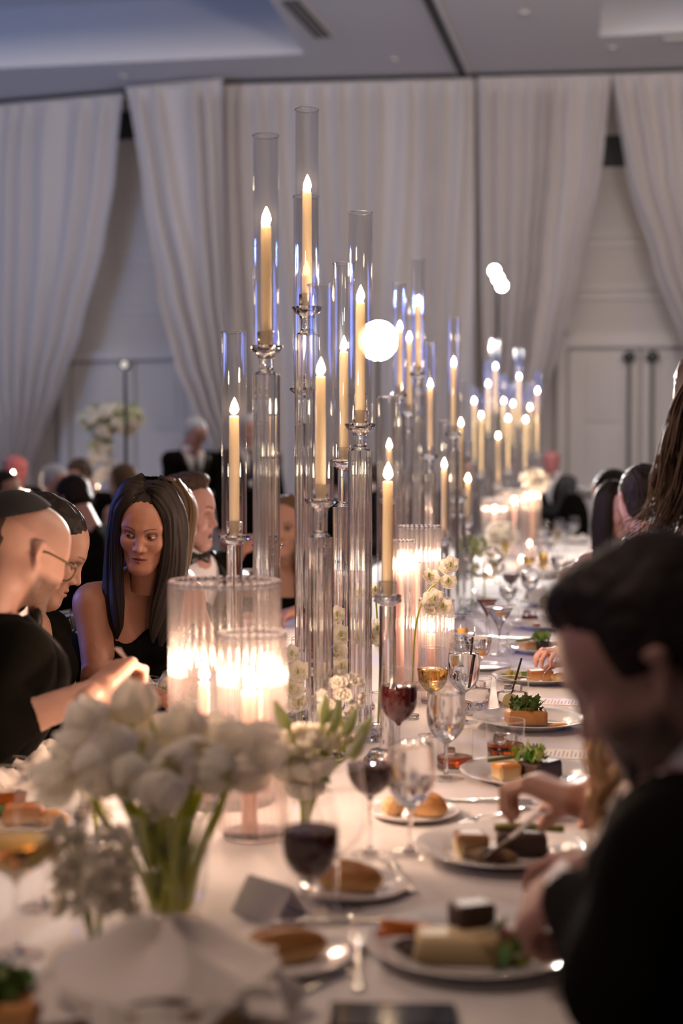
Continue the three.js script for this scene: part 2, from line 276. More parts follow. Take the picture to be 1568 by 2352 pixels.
curtain(planeR, [[180, 1096, 1403], [350, 1099, 1386], [620, 1104, 1334], [790, 1109, 1290], [950, 1114, 1240], [1050, 1120, 1204], [1150, 1118, 1196], [1400, 1100, 1270]], 8, 0.10, 31, 0.02, 'pale curtain panel swept to the left behind the three-bulb lamp');
curtain(planeR, [[172, 1405, 1900], [400, 1440, 1890], [600, 1500, 1870], [800, 1572, 1850], [1000, 1650, 1830], [1080, 1690, 1820], [1400, 1620, 1880]], 11, 0.10, 43, 0.02, 'pale curtain panel at far right hanging beside the grey double doors');

// ---------------------------------------------------------------- lamps that light the hall
for (const w of lampWork) {
  const o = thing(w.name, w.label, 'lamp', w.pos.clone().sub(w.target.clone().sub(w.pos).normalize().multiplyScalar(0.03)), 0, w.name.replaceAll('_', ' ') + 's of the hall');
  o.lookAt(w.target);
  part(o, 'lamp_housing', box(w.w + 0.06, w.h + 0.06, 0.06, 0, 0, -0.04, 0.01), M.metalBlack);
  const k = /washer/.test(w.name) ? 24 : /blue_stage/.test(w.name) ? 10 : Math.min(w.intensity, 9);
  if (/washer/.test(w.name)) part(o, 'added_lamp_shield', box(w.w + 0.1, 0.02, 0.9, 0, 0, 0.45), M.metalBlack, V(0, w.h / 2 + 0.06, 0), [-Math.atan2(w.pos.y - w.target.y, Math.hypot(w.pos.x - w.target.x, w.pos.z - w.target.z)), 0, 0]);  // plate added to block washer light from the coffer
  part(o, 'lamp_panel', box(w.w, w.h, 0.012), S([0, 0, 0], { emissive: new THREE.Color(...w.color), emissiveIntensity: k * 0.5 }));
}
function stand(o, h, spread = 0.45) {
  part(o, 'pole', merge([sweep([V(0, 0.25, 0), V(0, h, 0)], 0.016, 8, 1), sweep([V(0, 0.25, 0), V(0, h * 0.55, 0)], 0.022, 8, 1)]), M.metalBlack);
  for (let k = 0; k < 3; k++) { const a = k * 2.094 + 0.4; part(o, 'leg', sweep([V(0, 0.75, 0), V(Math.cos(a) * spread, 0.02, Math.sin(a) * spread)], 0.012, 6, 1), M.metalBlack); }
}
const glare = (k) => S([0, 0, 0], { emissive: new THREE.Color(1, 0.96, 0.9), emissiveIntensity: k });
function spot(name, pos, target, intensity, color, angle, radius = 4) {
  const l = new THREE.SpotLight(new THREE.Color(...color), intensity, 0, angle, 0.6, 2); l.name = name; l.position.copy(pos); l.target.position.copy(target); scene.add(l, l.target); l.castShadow = true; l.shadow.radius = radius; return l;
}
{
  const p = at(868, 782, 13.2), o = thing('flash_lamp', 'white flash lamp on a tall stand glaring through the tall candlesticks', 'lamp', p.clone().setY(0));
  stand(o, p.y - 0.12);
  part(o, 'lamp_housing', lathe([[0, -0.24], [0.07, -0.24], [0.08, -0.1], [0.18, -0.01], [0.186, 0.0], [0.174, 0.0], [0.08, -0.08], [0, -0.08]], 28).rotateX(Math.PI / 2).translate(0, p.y, 0), M.metalBlack);
  part(o, 'lamp_lens', lathe([[0, 0.014], [0.12, 0.008], [0.172, -0.01], [0, -0.012]], 28).rotateX(Math.PI / 2).translate(0, p.y, 0), glare(150));
  spot('flash_lamp', p.clone().add(V(0, 0, 0.06)), V(-0.5, 1.1, -1), 200, [1, 0.95, 0.92], 0.6);
}
{
  const p = at(1143, 639, 14.2), o = thing('bulb_lamp', 'three bright round bulbs stacked on a stand before the curtain', 'lamp', p.clone().setY(0));
  stand(o, p.y - 0.15);
  part(o, 'lamp_bracket', merge([box(0.05, 0.3, 0.03, 0, p.y, -0.07, 0.008)]), M.metalBlack);
  for (const [x, y] of [[-0.035, 0.075], [0, 0], [0.04, -0.075]]) part(o, 'bulb', new THREE.SphereGeometry(0.05, 20, 14).translate(x, p.y + y, 0), glare(40));
  spot('bulb_lamp', p.clone().add(V(0, 0, 0.12)), V(0.3, 1.1, -2), 60, [1, 0.9, 0.8], 0.6);
}
{
  const p = at(288, 838, 11.6), o = thing('spotlight_stand', 'small black spotlight on a thin pole above the tall white flowers', 'lamp', p.clone().setY(0));
  stand(o, p.y - 0.05);
  part(o, 'lamp_housing', lathe([[0, -0.07], [0.03, -0.07], [0.045, -0.03], [0.045, 0.05], [0.036, 0.05], [0.034, 0.02], [0, 0.02]], 18).rotateX(Math.PI / 2).translate(0, p.y, 0), M.metalBlack);
  part(o, 'lamp_lens', new THREE.SphereGeometry(0.033, 14, 8).scale(1, 1, 0.4).translate(0, p.y, 0.03), S([0, 0, 0], { emissive: new THREE.Color(1, 0.92, 0.85), emissiveIntensity: 0.7 }));
}
// the blue spotlight that edges the woman with hoop earrings
{
  const p = V(-6.4, 2.7, -4.3), o = thing('blue_spotlight', 'blue stage spotlight on a stand at the left of the hall', 'lamp', p.clone().setY(0)), to = V(-1.2, 1.1, -4.5), d = to.clone().sub(p).normalize();
  stand(o, p.y - 0.1);
  const h = part(o, 'lamp_housing', lathe([[0, -0.2], [0.07, -0.2], [0.09, -0.05], [0.09, 0.04], [0.08, 0.04], [0.078, 0], [0, 0]], 24).rotateX(Math.PI / 2), M.metalBlack, V(0, p.y, 0)); h.lookAt(to);
  const g = part(o, 'lamp_lens', lathe([[0, 0.012], [0.07, 0.006], [0.077, 0], [0, 0]], 24).rotateX(Math.PI / 2), S([0, 0, 0], { emissive: new THREE.Color(0.16, 0.26, 1), emissiveIntensity: 30 }), V(0, p.y, 0)); g.lookAt(to);
  spot('blue_spotlight', p.clone().addScaledVector(d, 0.06), to, 62, [0.18, 0.28, 1.0], 0.34, 4);
}
// ---------------------------------------------------------------- the long table
const TX0 = -1.22, TX1 = 0.15, TZ0 = -1.0, TZ1 = -12.4;
{
  const cx = (TX0 + TX1) / 2, w = TX1 - TX0, L = TZ0 - TZ1;
  const t = thing('banquet_table', 'long banquet table hidden under the white cloth', 'table', V(cx, 0, (TZ0 + TZ1) / 2));
  part(t, 'tabletop', box(w - 0.03, 0.03, L - 0.03, 0, TABLE - 0.022, 0), M.wall);
  for (let k = 0; k <= 6; k++) part(t, 'leg', lathe([[0, 0], [0.2, 0], [0.2, 0.02], [0.035, 0.05], [0.03, TABLE - 0.04], [0, TABLE - 0.038]], 16).translate(0, 0, -L / 2 + 0.3 + k * (L - 0.6) / 6), M.metalBlack);
  const top = sheet((u, v) => { const x = lerp(TX0, TX1, u), z = lerp(TZ0, TZ1, v); return V(x, TABLE + 0.0012 * (fbm(x * 3, 0, z * 3) - 0.6), z); }, 60, 300);
  const uvs = top.attributes.uv; for (let i = 0; i < uvs.count; i++) uvs.setXY(i, uvs.getX(i) * w * 3, uvs.getY(i) * L * 3);
  const per = [[TX0, TZ0], [TX1, TZ0], [TX1, TZ1], [TX0, TZ1], [TX0, TZ0]], acc = [0]; for (let i = 1; i < 5; i++) acc.push(acc[i - 1] + Math.hypot(per[i][0] - per[i - 1][0], per[i][1] - per[i - 1][1]));
  const skirt = sheet((u, v) => {
    const s = u * acc[4]; let k = 0; while (k < 3 && s > acc[k + 1]) k++;
    const t0 = (s - acc[k]) / (acc[k + 1] - acc[k]), x = lerp(per[k][0], per[k + 1][0], t0), z = lerp(per[k][1], per[k + 1][1], t0), n = [[0, 1], [1, 0], [0, -1], [-1, 0]][k];
    const fold = 0.004 + v * (0.008 + 0.006 * Math.sin(s * 17 + 2 * Math.sin(s * 3)));
    return V(x + n[0] * fold, lerp(TABLE - 0.0005, 0.66, v), z + n[1] * fold);
  }, 900, 8);
  solo('tablecloth', merge([top, skirt]), M.cloth, 'long white cloth laid over the whole banquet table', 'tablecloth');
}

// ---------------------------------------------------------------- candles and their glasses
const CANDLE = [1.0, 0.66, 0.47];
function flameGeo(h, r) { return lathe([[0, 0], [r * 0.55, h * 0.06], [r * 0.95, h * 0.2], [r, h * 0.32], [r * 0.78, h * 0.55], [r * 0.42, h * 0.78], [r * 0.14, h * 0.94], [0, h]], 14); }
const FLAME = flameGeo(0.036, 0.0092);
function candle(label, pos, h, r, mat, power, group, name = 'taper_candle') {
  const o = thing(name, label, 'candle', pos, 0, group);
  part(o, 'wax', lathe([[0, 0], [r, 0], [r * 0.96, h * 0.7], [r * 0.92, h - 0.004], [r * 0.8, h], [r * 0.55, h - 0.003], [0, h - 0.004]], 18), mat);
  part(o, 'wick', sweep([V(0, h - 0.005, 0), V(0.001, h + 0.006, 0), V(0.002, h + 0.012, 0)], 0.0012, 5, 3), M.wick);
  part(o, 'flame', FLAME, M.flame, V(0.001, h + 0.004, 0));
  const l = new THREE.PointLight(new THREE.Color(...CANDLE), power); l.name = 'flame_lamp'; l.position.copy(pos).add(V(0.001, h + 0.017, 0)); l.shadow.radius = 0.3; scene.add(l);
  return o;
}
const geoCache = new Map();
const cached = (k, f) => { if (!geoCache.has(k)) geoCache.set(k, f()); return geoCache.get(k); };
function fluted(r, lobes, y0, y1) {
  const n = lobes * 6, q = (a) => r * (0.80 + 0.20 * Math.sqrt(Math.abs(Math.sin(a * lobes / 2)))), side = sheet((u, v) => { const a = -u * Math.PI * 2, k = q(a); return V(Math.cos(a) * k, lerp(y1, y0, v), Math.sin(a) * k); }, n, 3), caps = [[y1, 1], [y0, -1]].map(([y, s]) => sheet((u, v) => { const a = -s * u * Math.PI * 2, k = q(a) * v; return V(Math.cos(a) * k, y, Math.sin(a) * k); }, n, 1));
  return merge([side, ...caps]);
}
// a crystal candlestick: foot, two-stage stem, drip cup, and the hurricane tube standing on the cup
function candlestick(where, label, x, cupY, topY, flameTip, depth, wide, power, far) {
  const p = at(x, cupY, depth), base = V(p.x, TABLE, p.z), cup = p.y - TABLE, top = at(x, topY, depth).y - TABLE, fl = at(x, flameTip, depth).y - TABLE, r = wide / 2 / FOCAL * depth;
  const o = thing('glass_candlestick', label, 'candlestick', base, R() * 6, where);
  const seg = far ? 16 : 28;
  part(o, 'foot', cached('foot' + far, () => lathe([[0, 0], [0.05, 0], [0.052, 0.004], [0.05, 0.012], [0.042, 0.02], [0.037, 0.0285], [0, 0.0285]], seg)), M.crystal);
  const plain = wide === 58 || depth === 2.95, neck = plain ? 0.14 : lerp(0.05, 0.11, R()), joint = cup - neck, w = plain ? 0.0175 : far ? 0.024 : lerp(0.0265, 0.0295, R());
  if (plain) part(o, 'stem', lathe([[0, 0.029], [w, 0.029], [w, cup - 0.016], [0, cup - 0.014]], seg), M.crystal);
  else {
    const lobes = far ? 7 : 9;                            // a fluted column, and a plain neck above it
    part(o, 'stem', fluted(w, lobes, 0.029, joint), M.crystal);
    part(o, 'neck', lathe([[0, joint + 0.0006], [w * 0.8, joint + 0.0008], [w * 0.78, joint + 0.004], [0.0155, joint + 0.008], [0.0145, joint + 0.014], [0.0145, cup - 0.022], [0.018, cup - 0.014], [0, cup - 0.014]], seg), M.crystal);
  }
  part(o, 'drip_cup', lathe([[0, -0.013], [0.017, -0.013], [0.03, -0.006], [r * 1.22, 0.001], [r * 1.3, 0.006], [r * 1.2, 0.007], [0.026, 0.003], [0.0175, 0.006], [0.019, 0.034], [0.0172, 0.036], [0.0145, 0.034], [0.0135, 0.004], [0, 0.004]], seg).translate(0, cup, 0), M.crystal);
  const t = part(o, 'glass_tube', merge([r, r - 0.0016].map((q) => sheet((u, v) => V(Math.cos(u * 6.2832) * q, lerp(cup + 0.008, top, v), Math.sin(u * 6.2832) * q), seg, 8))), M.tube);
  part(t, 'rim', new THREE.TorusGeometry(r, 0.0013, 6, seg + 8).rotateX(Math.PI / 2).translate(0, top, 0), M.crystal);
  const h = fl - cup - 0.036 - 0.004;
  candle('taper candle in the ' + label, base.clone().setY(TABLE + cup + 0.0045), h, 0.0112, M.waxIvory, power, 'taper candles of the ' + where);
  return o;
}
const G1 = 'glass candlesticks of the near cluster', G2 = 'glass candlesticks of the middle cluster', G3 = 'glass candlesticks of the far cluster';
for (const a of [
  ['tall left candlestick with second highest tube in the near cluster', 611, 802, 316, 482, 2.94, 59],
  ['tallest candlestick of all, rising highest above the table', 705, 712, 256, 407, 3.25, 54],
  ['leftmost candlestick of the near cluster, behind the ribbed vases', 538, 1236, 765, 918, 3.1, 58],
  ['low candlestick behind the tall left one in the near cluster', 614, 1256, 866, 1020, 3.42, 56],
  ['candlestick half hidden just behind the tallest one', 703, 898, 455, 604, 3.45, 60],
  ['candlestick with a thick candle just right of the tallest', 736, 1152, 657, 826, 2.98, 60],
  ['candlestick with high tube directly left of the flash glare', 827, 980, 492, 660, 3.2, 56],
  ['slim candlestick left of the one beside the flash glare', 789, 1062, 608, 775, 3.45, 50],
  ['rightmost candlestick of the near cluster, nearest the red wine', 890, 1374, 912, 1066, 2.95, 50],
  ['lowest flame candlestick amid the near cluster stems', 815, 1292, 905, 1062, 3.62, 54],
]) candlestick(G1, ...a, 0.11, 0);
for (const a of [
  ['highest candlestick in the middle cluster', 960, 860, 596, 681, 5.7, 31],
  ['candlestick beside the highest of the middle cluster at its left', 917, 908, 652, 740, 5.5, 30],
  ['candlestick standing between the two highest of the middle cluster', 939, 948, 683, 765, 5.9, 28],
  ['slightly leaning candlestick right of the middle cluster centre', 987, 1048, 788, 872, 5.4, 29],
  ['second highest candlestick at the right of the middle cluster', 1041, 998, 731, 822, 5.7, 31],
  ['lowest candlestick at the right front of the middle cluster', 1019, 1240, 967, 1055, 5.2, 28],
  ['candlestick just right of the near cluster in the middle distance', 893, 1150, 914, 1010, 4.9, 38],
  ['short candlestick at the far right of the middle cluster', 1074, 1200, 1015, 1090, 6.3, 24],
  ['rightmost candlestick of the middle cluster with narrow tube', 1057, 1142, 877, 962, 5.9, 24],
]) candlestick(G2, ...a, 0.11, 1);
for (const a of [
  ['leftmost candlestick of the far cluster', 1088, 1062, 890, 915, 10.3, 20],
  ['low candlestick second from left in the far cluster', 1104, 1092, 906, 948, 9.9, 19],
  ['candlestick below the highest one at the left of the far cluster', 1120, 1002, 830, 876, 10.7, 20],
  ['highest candlestick of the far cluster', 1137, 960, 782, 836, 10.2, 21],
  ['middle candlestick of the far cluster with tube below the highest', 1156, 1012, 862, 915, 10.8, 20],
  ['front candlestick in the middle of the far cluster', 1166, 1084, 903, 955, 9.7, 20],
  ['candlestick left of the second highest in the far cluster', 1177, 1030, 880, 922, 10.9, 19],
  ['second highest candlestick of the far cluster', 1191, 985, 803, 860, 10.3, 20],
  ['low candlestick right of the far cluster centre', 1206, 1085, 905, 958, 9.9, 19],
  ['candlestick between the second highest and the rightmost far one', 1216, 1040, 880, 930, 10.6, 19],
  ['rightmost candlestick of the far cluster', 1233, 1048, 853, 892, 10.0, 19],
  ['lowest candlestick at the front of the far cluster', 1143, 1118, 945, 995, 9.5, 20],
]) candlestick(G3, ...a, 0.13, 1);

// vases made of upright glass ribs, with candles standing inside
function ribbedVase(label, x, topY, depth, wide, ribs, group) {
  const p = at(x, topY, depth), r = wide / 2 / FOCAL * depth, h = p.y - TABLE, base = V(p.x, TABLE, p.z), n = 12;
  const o = thing('ribbed_vase', label, 'vase', base, 0, group), amp = Math.PI * r / ribs * 0.97, rod = new THREE.CylinderGeometry(amp, amp, h - 0.006, n, 1, true).translate(0, h / 2 + 0.003, 0);
  for (let k = 0; k < ribs; k++) { const a = (k + 0.5) / ribs * Math.PI * 2; part(o, 'glass_rod', rod, M.ribbed, V(Math.cos(a) * r, 0, Math.sin(a) * r)); }
  part(o, 'bottom', lathe([[0, 0.001], [r * 0.94, 0.001], [r * 0.96, 0.005], [r * 0.94, 0.009], [0, 0.008]], 32), M.crystal);
  const beads = []; for (let k = 0; k < ribs; k++) { const a = (k + 0.5) / ribs * Math.PI * 2; beads.push(new THREE.SphereGeometry(amp * 1.02, 8, 6).scale(1, 0.8, 1).translate(Math.cos(a) * r, h, Math.sin(a) * r)); }
  const rim = part(o, 'rim', merge(beads), M.crystal);
  return { o, p: base, r, h };
}
const vaseCandle = (label, x, flameTip, depth, r, power, mat = M.waxPink) => { const p = at(x, flameTip, depth); candle(label, V(p.x, TABLE + 0.009, p.z), p.y - TABLE - 0.049, r, mat, power, undefined, 'pillar_candle'); };
ribbedVase('largest ribbed glass vase beside the white tulips', 516, 1338, 2.62, 243, 38);
vaseCandle('slim pink lit candle at the left inside the largest ribbed vase', 468, 1518, 2.62, 0.011, 0.40);
vaseCandle('lit candle at the back inside the largest ribbed vase', 607, 1502, 2.66, 0.012, 0.40);
ribbedVase('smaller ribbed glass vase in front of the largest one', 580, 1456, 2.37, 146, 26);
vaseCandle('thick pink lit candle inside the smaller front ribbed vase', 572, 1534, 2.37, 0.0135, 0.40);
ribbedVase('tall ribbed glass vase on the table behind the white wine', 962, 1210, 3.95, 92, 26);
vaseCandle('lit candle in the tall ribbed vase behind the white wine', 955, 1262, 3.95, 0.013, 0.4);
ribbedVase('ribbed glass vase left of the tall one behind the white wine', 924, 1242, 3.74, 52, 18);
vaseCandle('lit pink candle in the narrow ribbed vase by the white wine', 918, 1280, 3.74, 0.011, 0.40);
ribbedVase('short ribbed glass vase beside the orchid blossoms', 1002, 1378, 3.72, 74, 22);
vaseCandle('lit pink candle in the short ribbed vase beside the orchids', 990, 1420, 3.72, 0.011, 0.22);
ribbedVase('ribbed vase glimpsed through the stems of the near candlesticks', 768, 1320, 5.1, 44, 18);
vaseCandle('lit candle in the ribbed vase glimpsed through the near stems', 768, 1356, 5.1, 0.011, 0.40);
for (const [x, y, d, w, k] of [[1135, 1148, 9.2, 50, 'left'], [1180, 1128, 9.6, 56, 'middle'], [1222, 1118, 9.4, 34, 'right']]) {
  ribbedVase('ribbed glass vase at the ' + k + ' before the far candlesticks', x, y, d, w, 16);
  vaseCandle('lit candle in the ' + k + ' ribbed vase before the far candlesticks', x, y + 14, d, 0.012, 0.4);
}
// low votives that glow among the far glasses
const VOTIVE = () => { const o = new THREE.Group(); part(o, 'cup', lathe([[0.012, 0.002], [0.03, 0.002], [0.033, 0.01], [0.035, 0.06], [0.0335, 0.06], [0.031, 0.011], [0, 0.008]], 20), M.pane); part(o, 'wax', lathe([[0, 0.009], [0.028, 0.009], [0.029, 0.026], [0, 0.025]], 18), M.waxIvory); part(o, 'flame', FLAME, M.flame, V(0, 0.027, 0)); return o; };
const votive0 = VOTIVE();
function votive(label, pos, power = 0.14) {
  const o = votive0.clone(); o.name = numbered('votive_candle'); o.position.copy(pos); scene.add(o); tag(o, label, 'candle');
  const l = new THREE.PointLight(new THREE.Color(...CANDLE), power); l.name = 'flame_lamp'; l.position.copy(pos).add(V(0, 0.042, 0)); scene.add(l); return o;
}
for (const [x, y, d, k] of [[1108, 1262, 8.2, 'leftmost glowing votive in front of the far ribbed vases'], [1216, 1262, 9.0, 'glowing votive right of the far ribbed vases'], [1198, 1300, 7.2, 'glowing votive among the far wine glasses'], [1120, 1330, 6.4, 'glowing votive behind the red cocktail']]) votive(k, onTable(x, y));
// ---------------------------------------------------------------- bodies: joined tapered capsules, meshed by surface nets
function surfaceNets(f, lo, hi, cell) {
  const n = [0, 1, 2].map((k) => Math.max(4, Math.ceil((hi[k] - lo[k]) / cell) + 1)), [nx, ny, nz] = n, d = new Float32Array(nx * ny * nz), B = 4;
  for (let z0 = 0; z0 < nz; z0 += B) for (let y0 = 0; y0 < ny; y0 += B) for (let x0 = 0; x0 < nx; x0 += B) {
    const c = f(lo[0] + (x0 + 1.5) * cell, lo[1] + (y0 + 1.5) * cell, lo[2] + (z0 + 1.5) * cell), far = Math.abs(c) > cell * B * 1.7;
    for (let z = z0; z < Math.min(nz, z0 + B); z++) for (let y = y0; y < Math.min(ny, y0 + B); y++) for (let x = x0; x < Math.min(nx, x0 + B); x++) d[(z * ny + y) * nx + x] = far ? c : f(lo[0] + x * cell, lo[1] + y * cell, lo[2] + z * cell);
  }
  const id = new Int32Array(nx * ny * nz).fill(-1), pos = [], idx = [], sy = nx, sz = nx * ny;
  for (let z = 0; z < nz - 1; z++) for (let y = 0; y < ny - 1; y++) for (let x = 0; x < nx - 1; x++) {
    const o = z * sz + y * sy + x; let mask = 0, sx = 0, ssy = 0, ssz = 0, m = 0;
    const v = [d[o], d[o + 1], d[o + sy], d[o + sy + 1], d[o + sz], d[o + sz + 1], d[o + sz + sy], d[o + sz + sy + 1]];
    for (let i = 0; i < 8; i++) if (v[i] < 0) mask |= 1 << i;
    if (!mask || mask === 255) continue;
    for (let i = 0; i < 8; i++) for (const b of [1, 2, 4]) { if (i & b) continue; const j = i | b; if ((v[i] < 0) === (v[j] < 0)) continue; const t = v[i] / (v[i] - v[j]); sx += (i & 1) + (b === 1 ? t : 0); ssy += (i >> 1 & 1) + (b === 2 ? t : 0); ssz += (i >> 2) + (b === 4 ? t : 0); m++; }
    id[o] = pos.length / 3; pos.push(lo[0] + (x + sx / m) * cell, lo[1] + (y + ssy / m) * cell, lo[2] + (z + ssz / m) * cell);
  }
  const quad = (a, b, c, e, flip) => { if (a < 0 || b < 0 || c < 0 || e < 0) return; flip ? idx.push(a, c, b, a, e, c) : idx.push(a, b, c, a, c, e); };
  for (let z = 1; z < nz - 1; z++) for (let y = 1; y < ny - 1; y++) for (let x = 1; x < nx - 1; x++) {
    const o = z * sz + y * sy + x, s = d[o] < 0;
    if (s !== d[o + 1] < 0) quad(id[o - sy - sz], id[o - sz], id[o], id[o - sy], !s);
    if (s !== d[o + sy] < 0) quad(id[o - 1 - sz], id[o - 1], id[o], id[o - sz], !s);
    if (s !== d[o + sz] < 0) quad(id[o - 1 - sy], id[o - sy], id[o], id[o - 1], !s);
  }
  const g = new THREE.BufferGeometry(); g.setAttribute('position', new THREE.Float32BufferAttribute(pos, 3)); g.setIndex(idx); g.computeVertexNormals(); return g;
}
const smin = (a, b, k) => { const h = Math.max(k - Math.abs(a - b), 0) / k; return Math.min(a, b) - h * h * k * 0.25; };
function cap(x, y, z, s) { // tapered capsule s = [ax,ay,az, bx,by,bz, ra, rb]
  const bx = s[3] - s[0], by = s[4] - s[1], bz = s[5] - s[2], px = x - s[0], py = y - s[1], pz = z - s[2], l = bx * bx + by * by + bz * bz;
  const h = l ? clamp((px * bx + py * by + pz * bz) / l, 0, 1) : 0, qx = px - bx * h, qy = py - by * h, qz = pz - bz * h;
  return Math.sqrt(qx * qx + qy * qy + qz * qz) - (s[6] + (s[7] - s[6]) * h);
}
function ell(x, y, z, s) { const a = (x - s[0]) / s[3], b = (y - s[1]) / s[4], c = (z - s[2]) / s[5], k0 = Math.sqrt(a * a + b * b + c * c), a1 = a / s[3], b1 = b / s[4], c1 = c / s[5], k1 = Math.sqrt(a1 * a1 + b1 * b1 + c1 * c1); return k1 < 1e-9 ? -Math.min(s[3], s[4], s[5]) : k0 * (k0 - 1) / k1; }
// ops: [kind 'c' capsule | 'e' ellipsoid, numbers, blend, minus?]
function field(ops) { return (x, y, z) => { let d = 1e3; for (const [kind, s, k, minus] of ops) { const e = kind === 'c' ? cap(x, y, z, s) : ell(x, y, z, s); d = minus ? -smin(-d, e, k) : smin(d, e, k); } return d; }; }
function boundsOf(ops, pad) { const lo = [9, 9, 9], hi = [-9, -9, -9]; for (const [kind, s, , minus] of ops) { if (minus) continue; for (let k = 0; k < 3; k++) { if (kind === 'c') { lo[k] = Math.min(lo[k], s[k] - s[6], s[k + 3] - s[7]); hi[k] = Math.max(hi[k], s[k] + s[6], s[k + 3] + s[7]); } else { lo[k] = Math.min(lo[k], s[k] - s[k + 3]); hi[k] = Math.max(hi[k], s[k] + s[k + 3]); } } } return [lo.map((v) => v - pad), hi.map((v) => v + pad)]; }

const SKIN = { fair: [0.44, 0.245, 0.18], warm: [0.37, 0.195, 0.13], pink: [0.47, 0.255, 0.205], tan: [0.33, 0.16, 0.10] };
// a head in its own axes: ears' level at the origin, +z the face, +y up; about 0.23 m from chin to crown
function headOps(h) {
  const w = h.female ? 0.94 : 1, jaw = h.female ? 0.86 : 1, o = [];
  o.push(['e', [0, 0.040, -0.018, 0.074 * w, 0.082, 0.096], 0.02]);
  o.push(['e', [0, -0.012, 0.030, 0.063 * w, 0.088, 0.062], 0.05]);
  o.push(['e', [0, 0.050, 0.040, 0.060 * w, 0.050, 0.046], 0.04]);
  for (const s of [-1, 1]) {
    o.push(['c', [s * 0.054 * w, -0.035, 0.0, s * 0.024 * jaw, -0.098, 0.066, 0.018, 0.018], 0.035]);      // jaw
    o.push(['e', [s * 0.040 * w, -0.022, 0.066, 0.020, 0.020, 0.018], 0.03]);                                 // cheekbone
    o.push(['c', [s * 0.012, 0.027, 0.089, s * 0.046, 0.026, 0.071, 0.007, 0.007], 0.02]);                    // brow ridge
  }
  o.push(['c', [0, -0.104, 0.068, 0, -0.100, 0.076, 0.019 * jaw, 0.015 * jaw], 0.03]);                       // chin
  for (const s of [-1, 1]) o.push(['e', [s * 0.031, 0.004, 0.093, 0.017, 0.010, 0.015], 0.014, 1]);            // eye sockets
  o.push(['c', [0, 0.014, 0.086, 0, -0.030, 0.108, 0.0078, 0.0092], 0.016]);                                  // nose
  for (const s of [-1, 1]) { o.push(['e', [s * 0.0115, -0.034, 0.096, 0.0085, 0.0075, 0.010], 0.008]); o.push(['e', [s * 0.006, -0.0415, 0.101, 0.0035, 0.003, 0.005], 0.003, 1]); }
  const m = h.mouth ?? 0;                                                                                     // 0 shut, 1 open
  o.push(['e', [0, -0.062, 0.076, 0.026, 0.018, 0.018], 0.02]);
  for (const s of [-1, 1]) {
    const cy = -0.0655 + (h.smile ?? 0) * 0.006;
    o.push(['c', [s * 0.004, -0.0595, 0.0945, s * 0.023, cy, 0.083, 0.0048, 0.0022], 0.004]);
    o.push(['c', [0, -0.0705 - m * 0.014, 0.093 - m * 0.004, s * 0.022, cy - m * 0.004, 0.083, 0.0058, 0.002], 0.004]);
  }
  o.push(['e', [0, -0.0655 - m * 0.007, 0.098, 0.021, 0.0012 + m * 0.008, 0.016], 0.003, 1]);                  // mouth line or opening
  for (const s of [-1, 1]) {                                                                                   // ears
    const e = 0.074 * w; o.push(['c', [s * e, -0.024, -0.004, s * (e + 0.010), 0.018, -0.016, 0.008, 0.011], 0.006]); o.push(['c', [s * (e + 0.006), 0.018, -0.018, s * (e + 0.008), 0.024, -0.006, 0.008, 0.007], 0.006]);
    o.push(['e', [s * (e + 0.017), 0.002, -0.006, 0.008, 0.015, 0.010], 0.004, 1]);
  }
  o.push(['c', [0, -0.05, -0.028, 0, -0.20, -0.040, h.female ? 0.047 : 0.056, h.female ? 0.050 : 0.062], 0.03]);     // neck
  return o;
}
function headGeo(h) {
  const ops = headOps(h), f = field(ops), c = h.cell ?? 0.004, g = surfaceNets(f, [-0.105, -0.21, -0.13], [0.105, 0.135, 0.125], c), skin = h.skin, lip = h.lip ?? skin.map((v, i) => v * [0.82, 0.58, 0.58][i]), dark = h.brow ?? [0.02, 0.012, 0.008], female = h.female;
  return paint(g, (x, y, z) => {
    let q = skin.map((v) => v * (0.94 + 0.12 * fbm(x * 60, y * 60, z * 60))); const ax = Math.abs(x), m = h.mouth ?? 0, mix = (to, t) => { q = q.map((v, i) => lerp(v, to[i], t)); };
    const ly = -0.0655 + (h.smile ?? 0) * 0.006; const lips = Math.min(cap(ax, y, 0, [0.004, -0.0605, 0, 0.023, ly, 0, 0.0042, 0.0014]), cap(ax, y, 0, [0, -0.0705 - m * 0.014, 0, 0.022, ly - m * 0.004, 0, 0.0056, 0.0014])); if (z > 0.07) mix(lip, 0.9 * sstep(-lips, -0.001, 0.001));
    if (m && z < 0.092 && z > 0.05 && ax < 0.018 && Math.abs(y + 0.0655 + m * 0.007) < 0.007 * m) mix([0.05, 0.012, 0.012], 0.9);
    const arch = 0.0245 + 0.007 * Math.sin(clamp((ax - 0.01) / 0.04, 0, 1) * 2.4), bw = lerp(female ? 0.003 : 0.0045, 0.0014, clamp((ax - 0.011) / 0.038, 0, 1)); if (z > 0.05 && ax > 0.012 && ax < 0.047) mix(dark, 0.8 * sstep(bw - Math.abs(y - arch), -0.0008, 0.001));   // brows
    if (h.beard) { const b = sstep(-y, 0.022 + 0.02 * sstep(ax, 0.055, 0.03), 0.045) * sstep(z, -0.005, 0.015) * sstep(-y, 0.14, 0.115); if (b > 0 && !(ax < 0.02 && y > -0.08 && y < -0.055 && z > 0.08)) mix(h.beard, b * (0.62 + 0.4 * fbm(x * 300, y * 300, z * 300))); }
    if (h.shaved && y > 0.03 - z * 0.3 && (z < 0.065 || y > 0.09)) mix(h.shaved, 0.35 * (0.6 + 0.5 * fbm(x * 300, y * 300, z * 300)));
    if (h.makeup && z > 0.055 && ax > 0.013 && ax < 0.05 && y > 0.0 && y < 0.022) mix(skin.map((v) => v * 0.45), 0.55 * sstep(y, 0.0, 0.008));
    return q;
  });
}
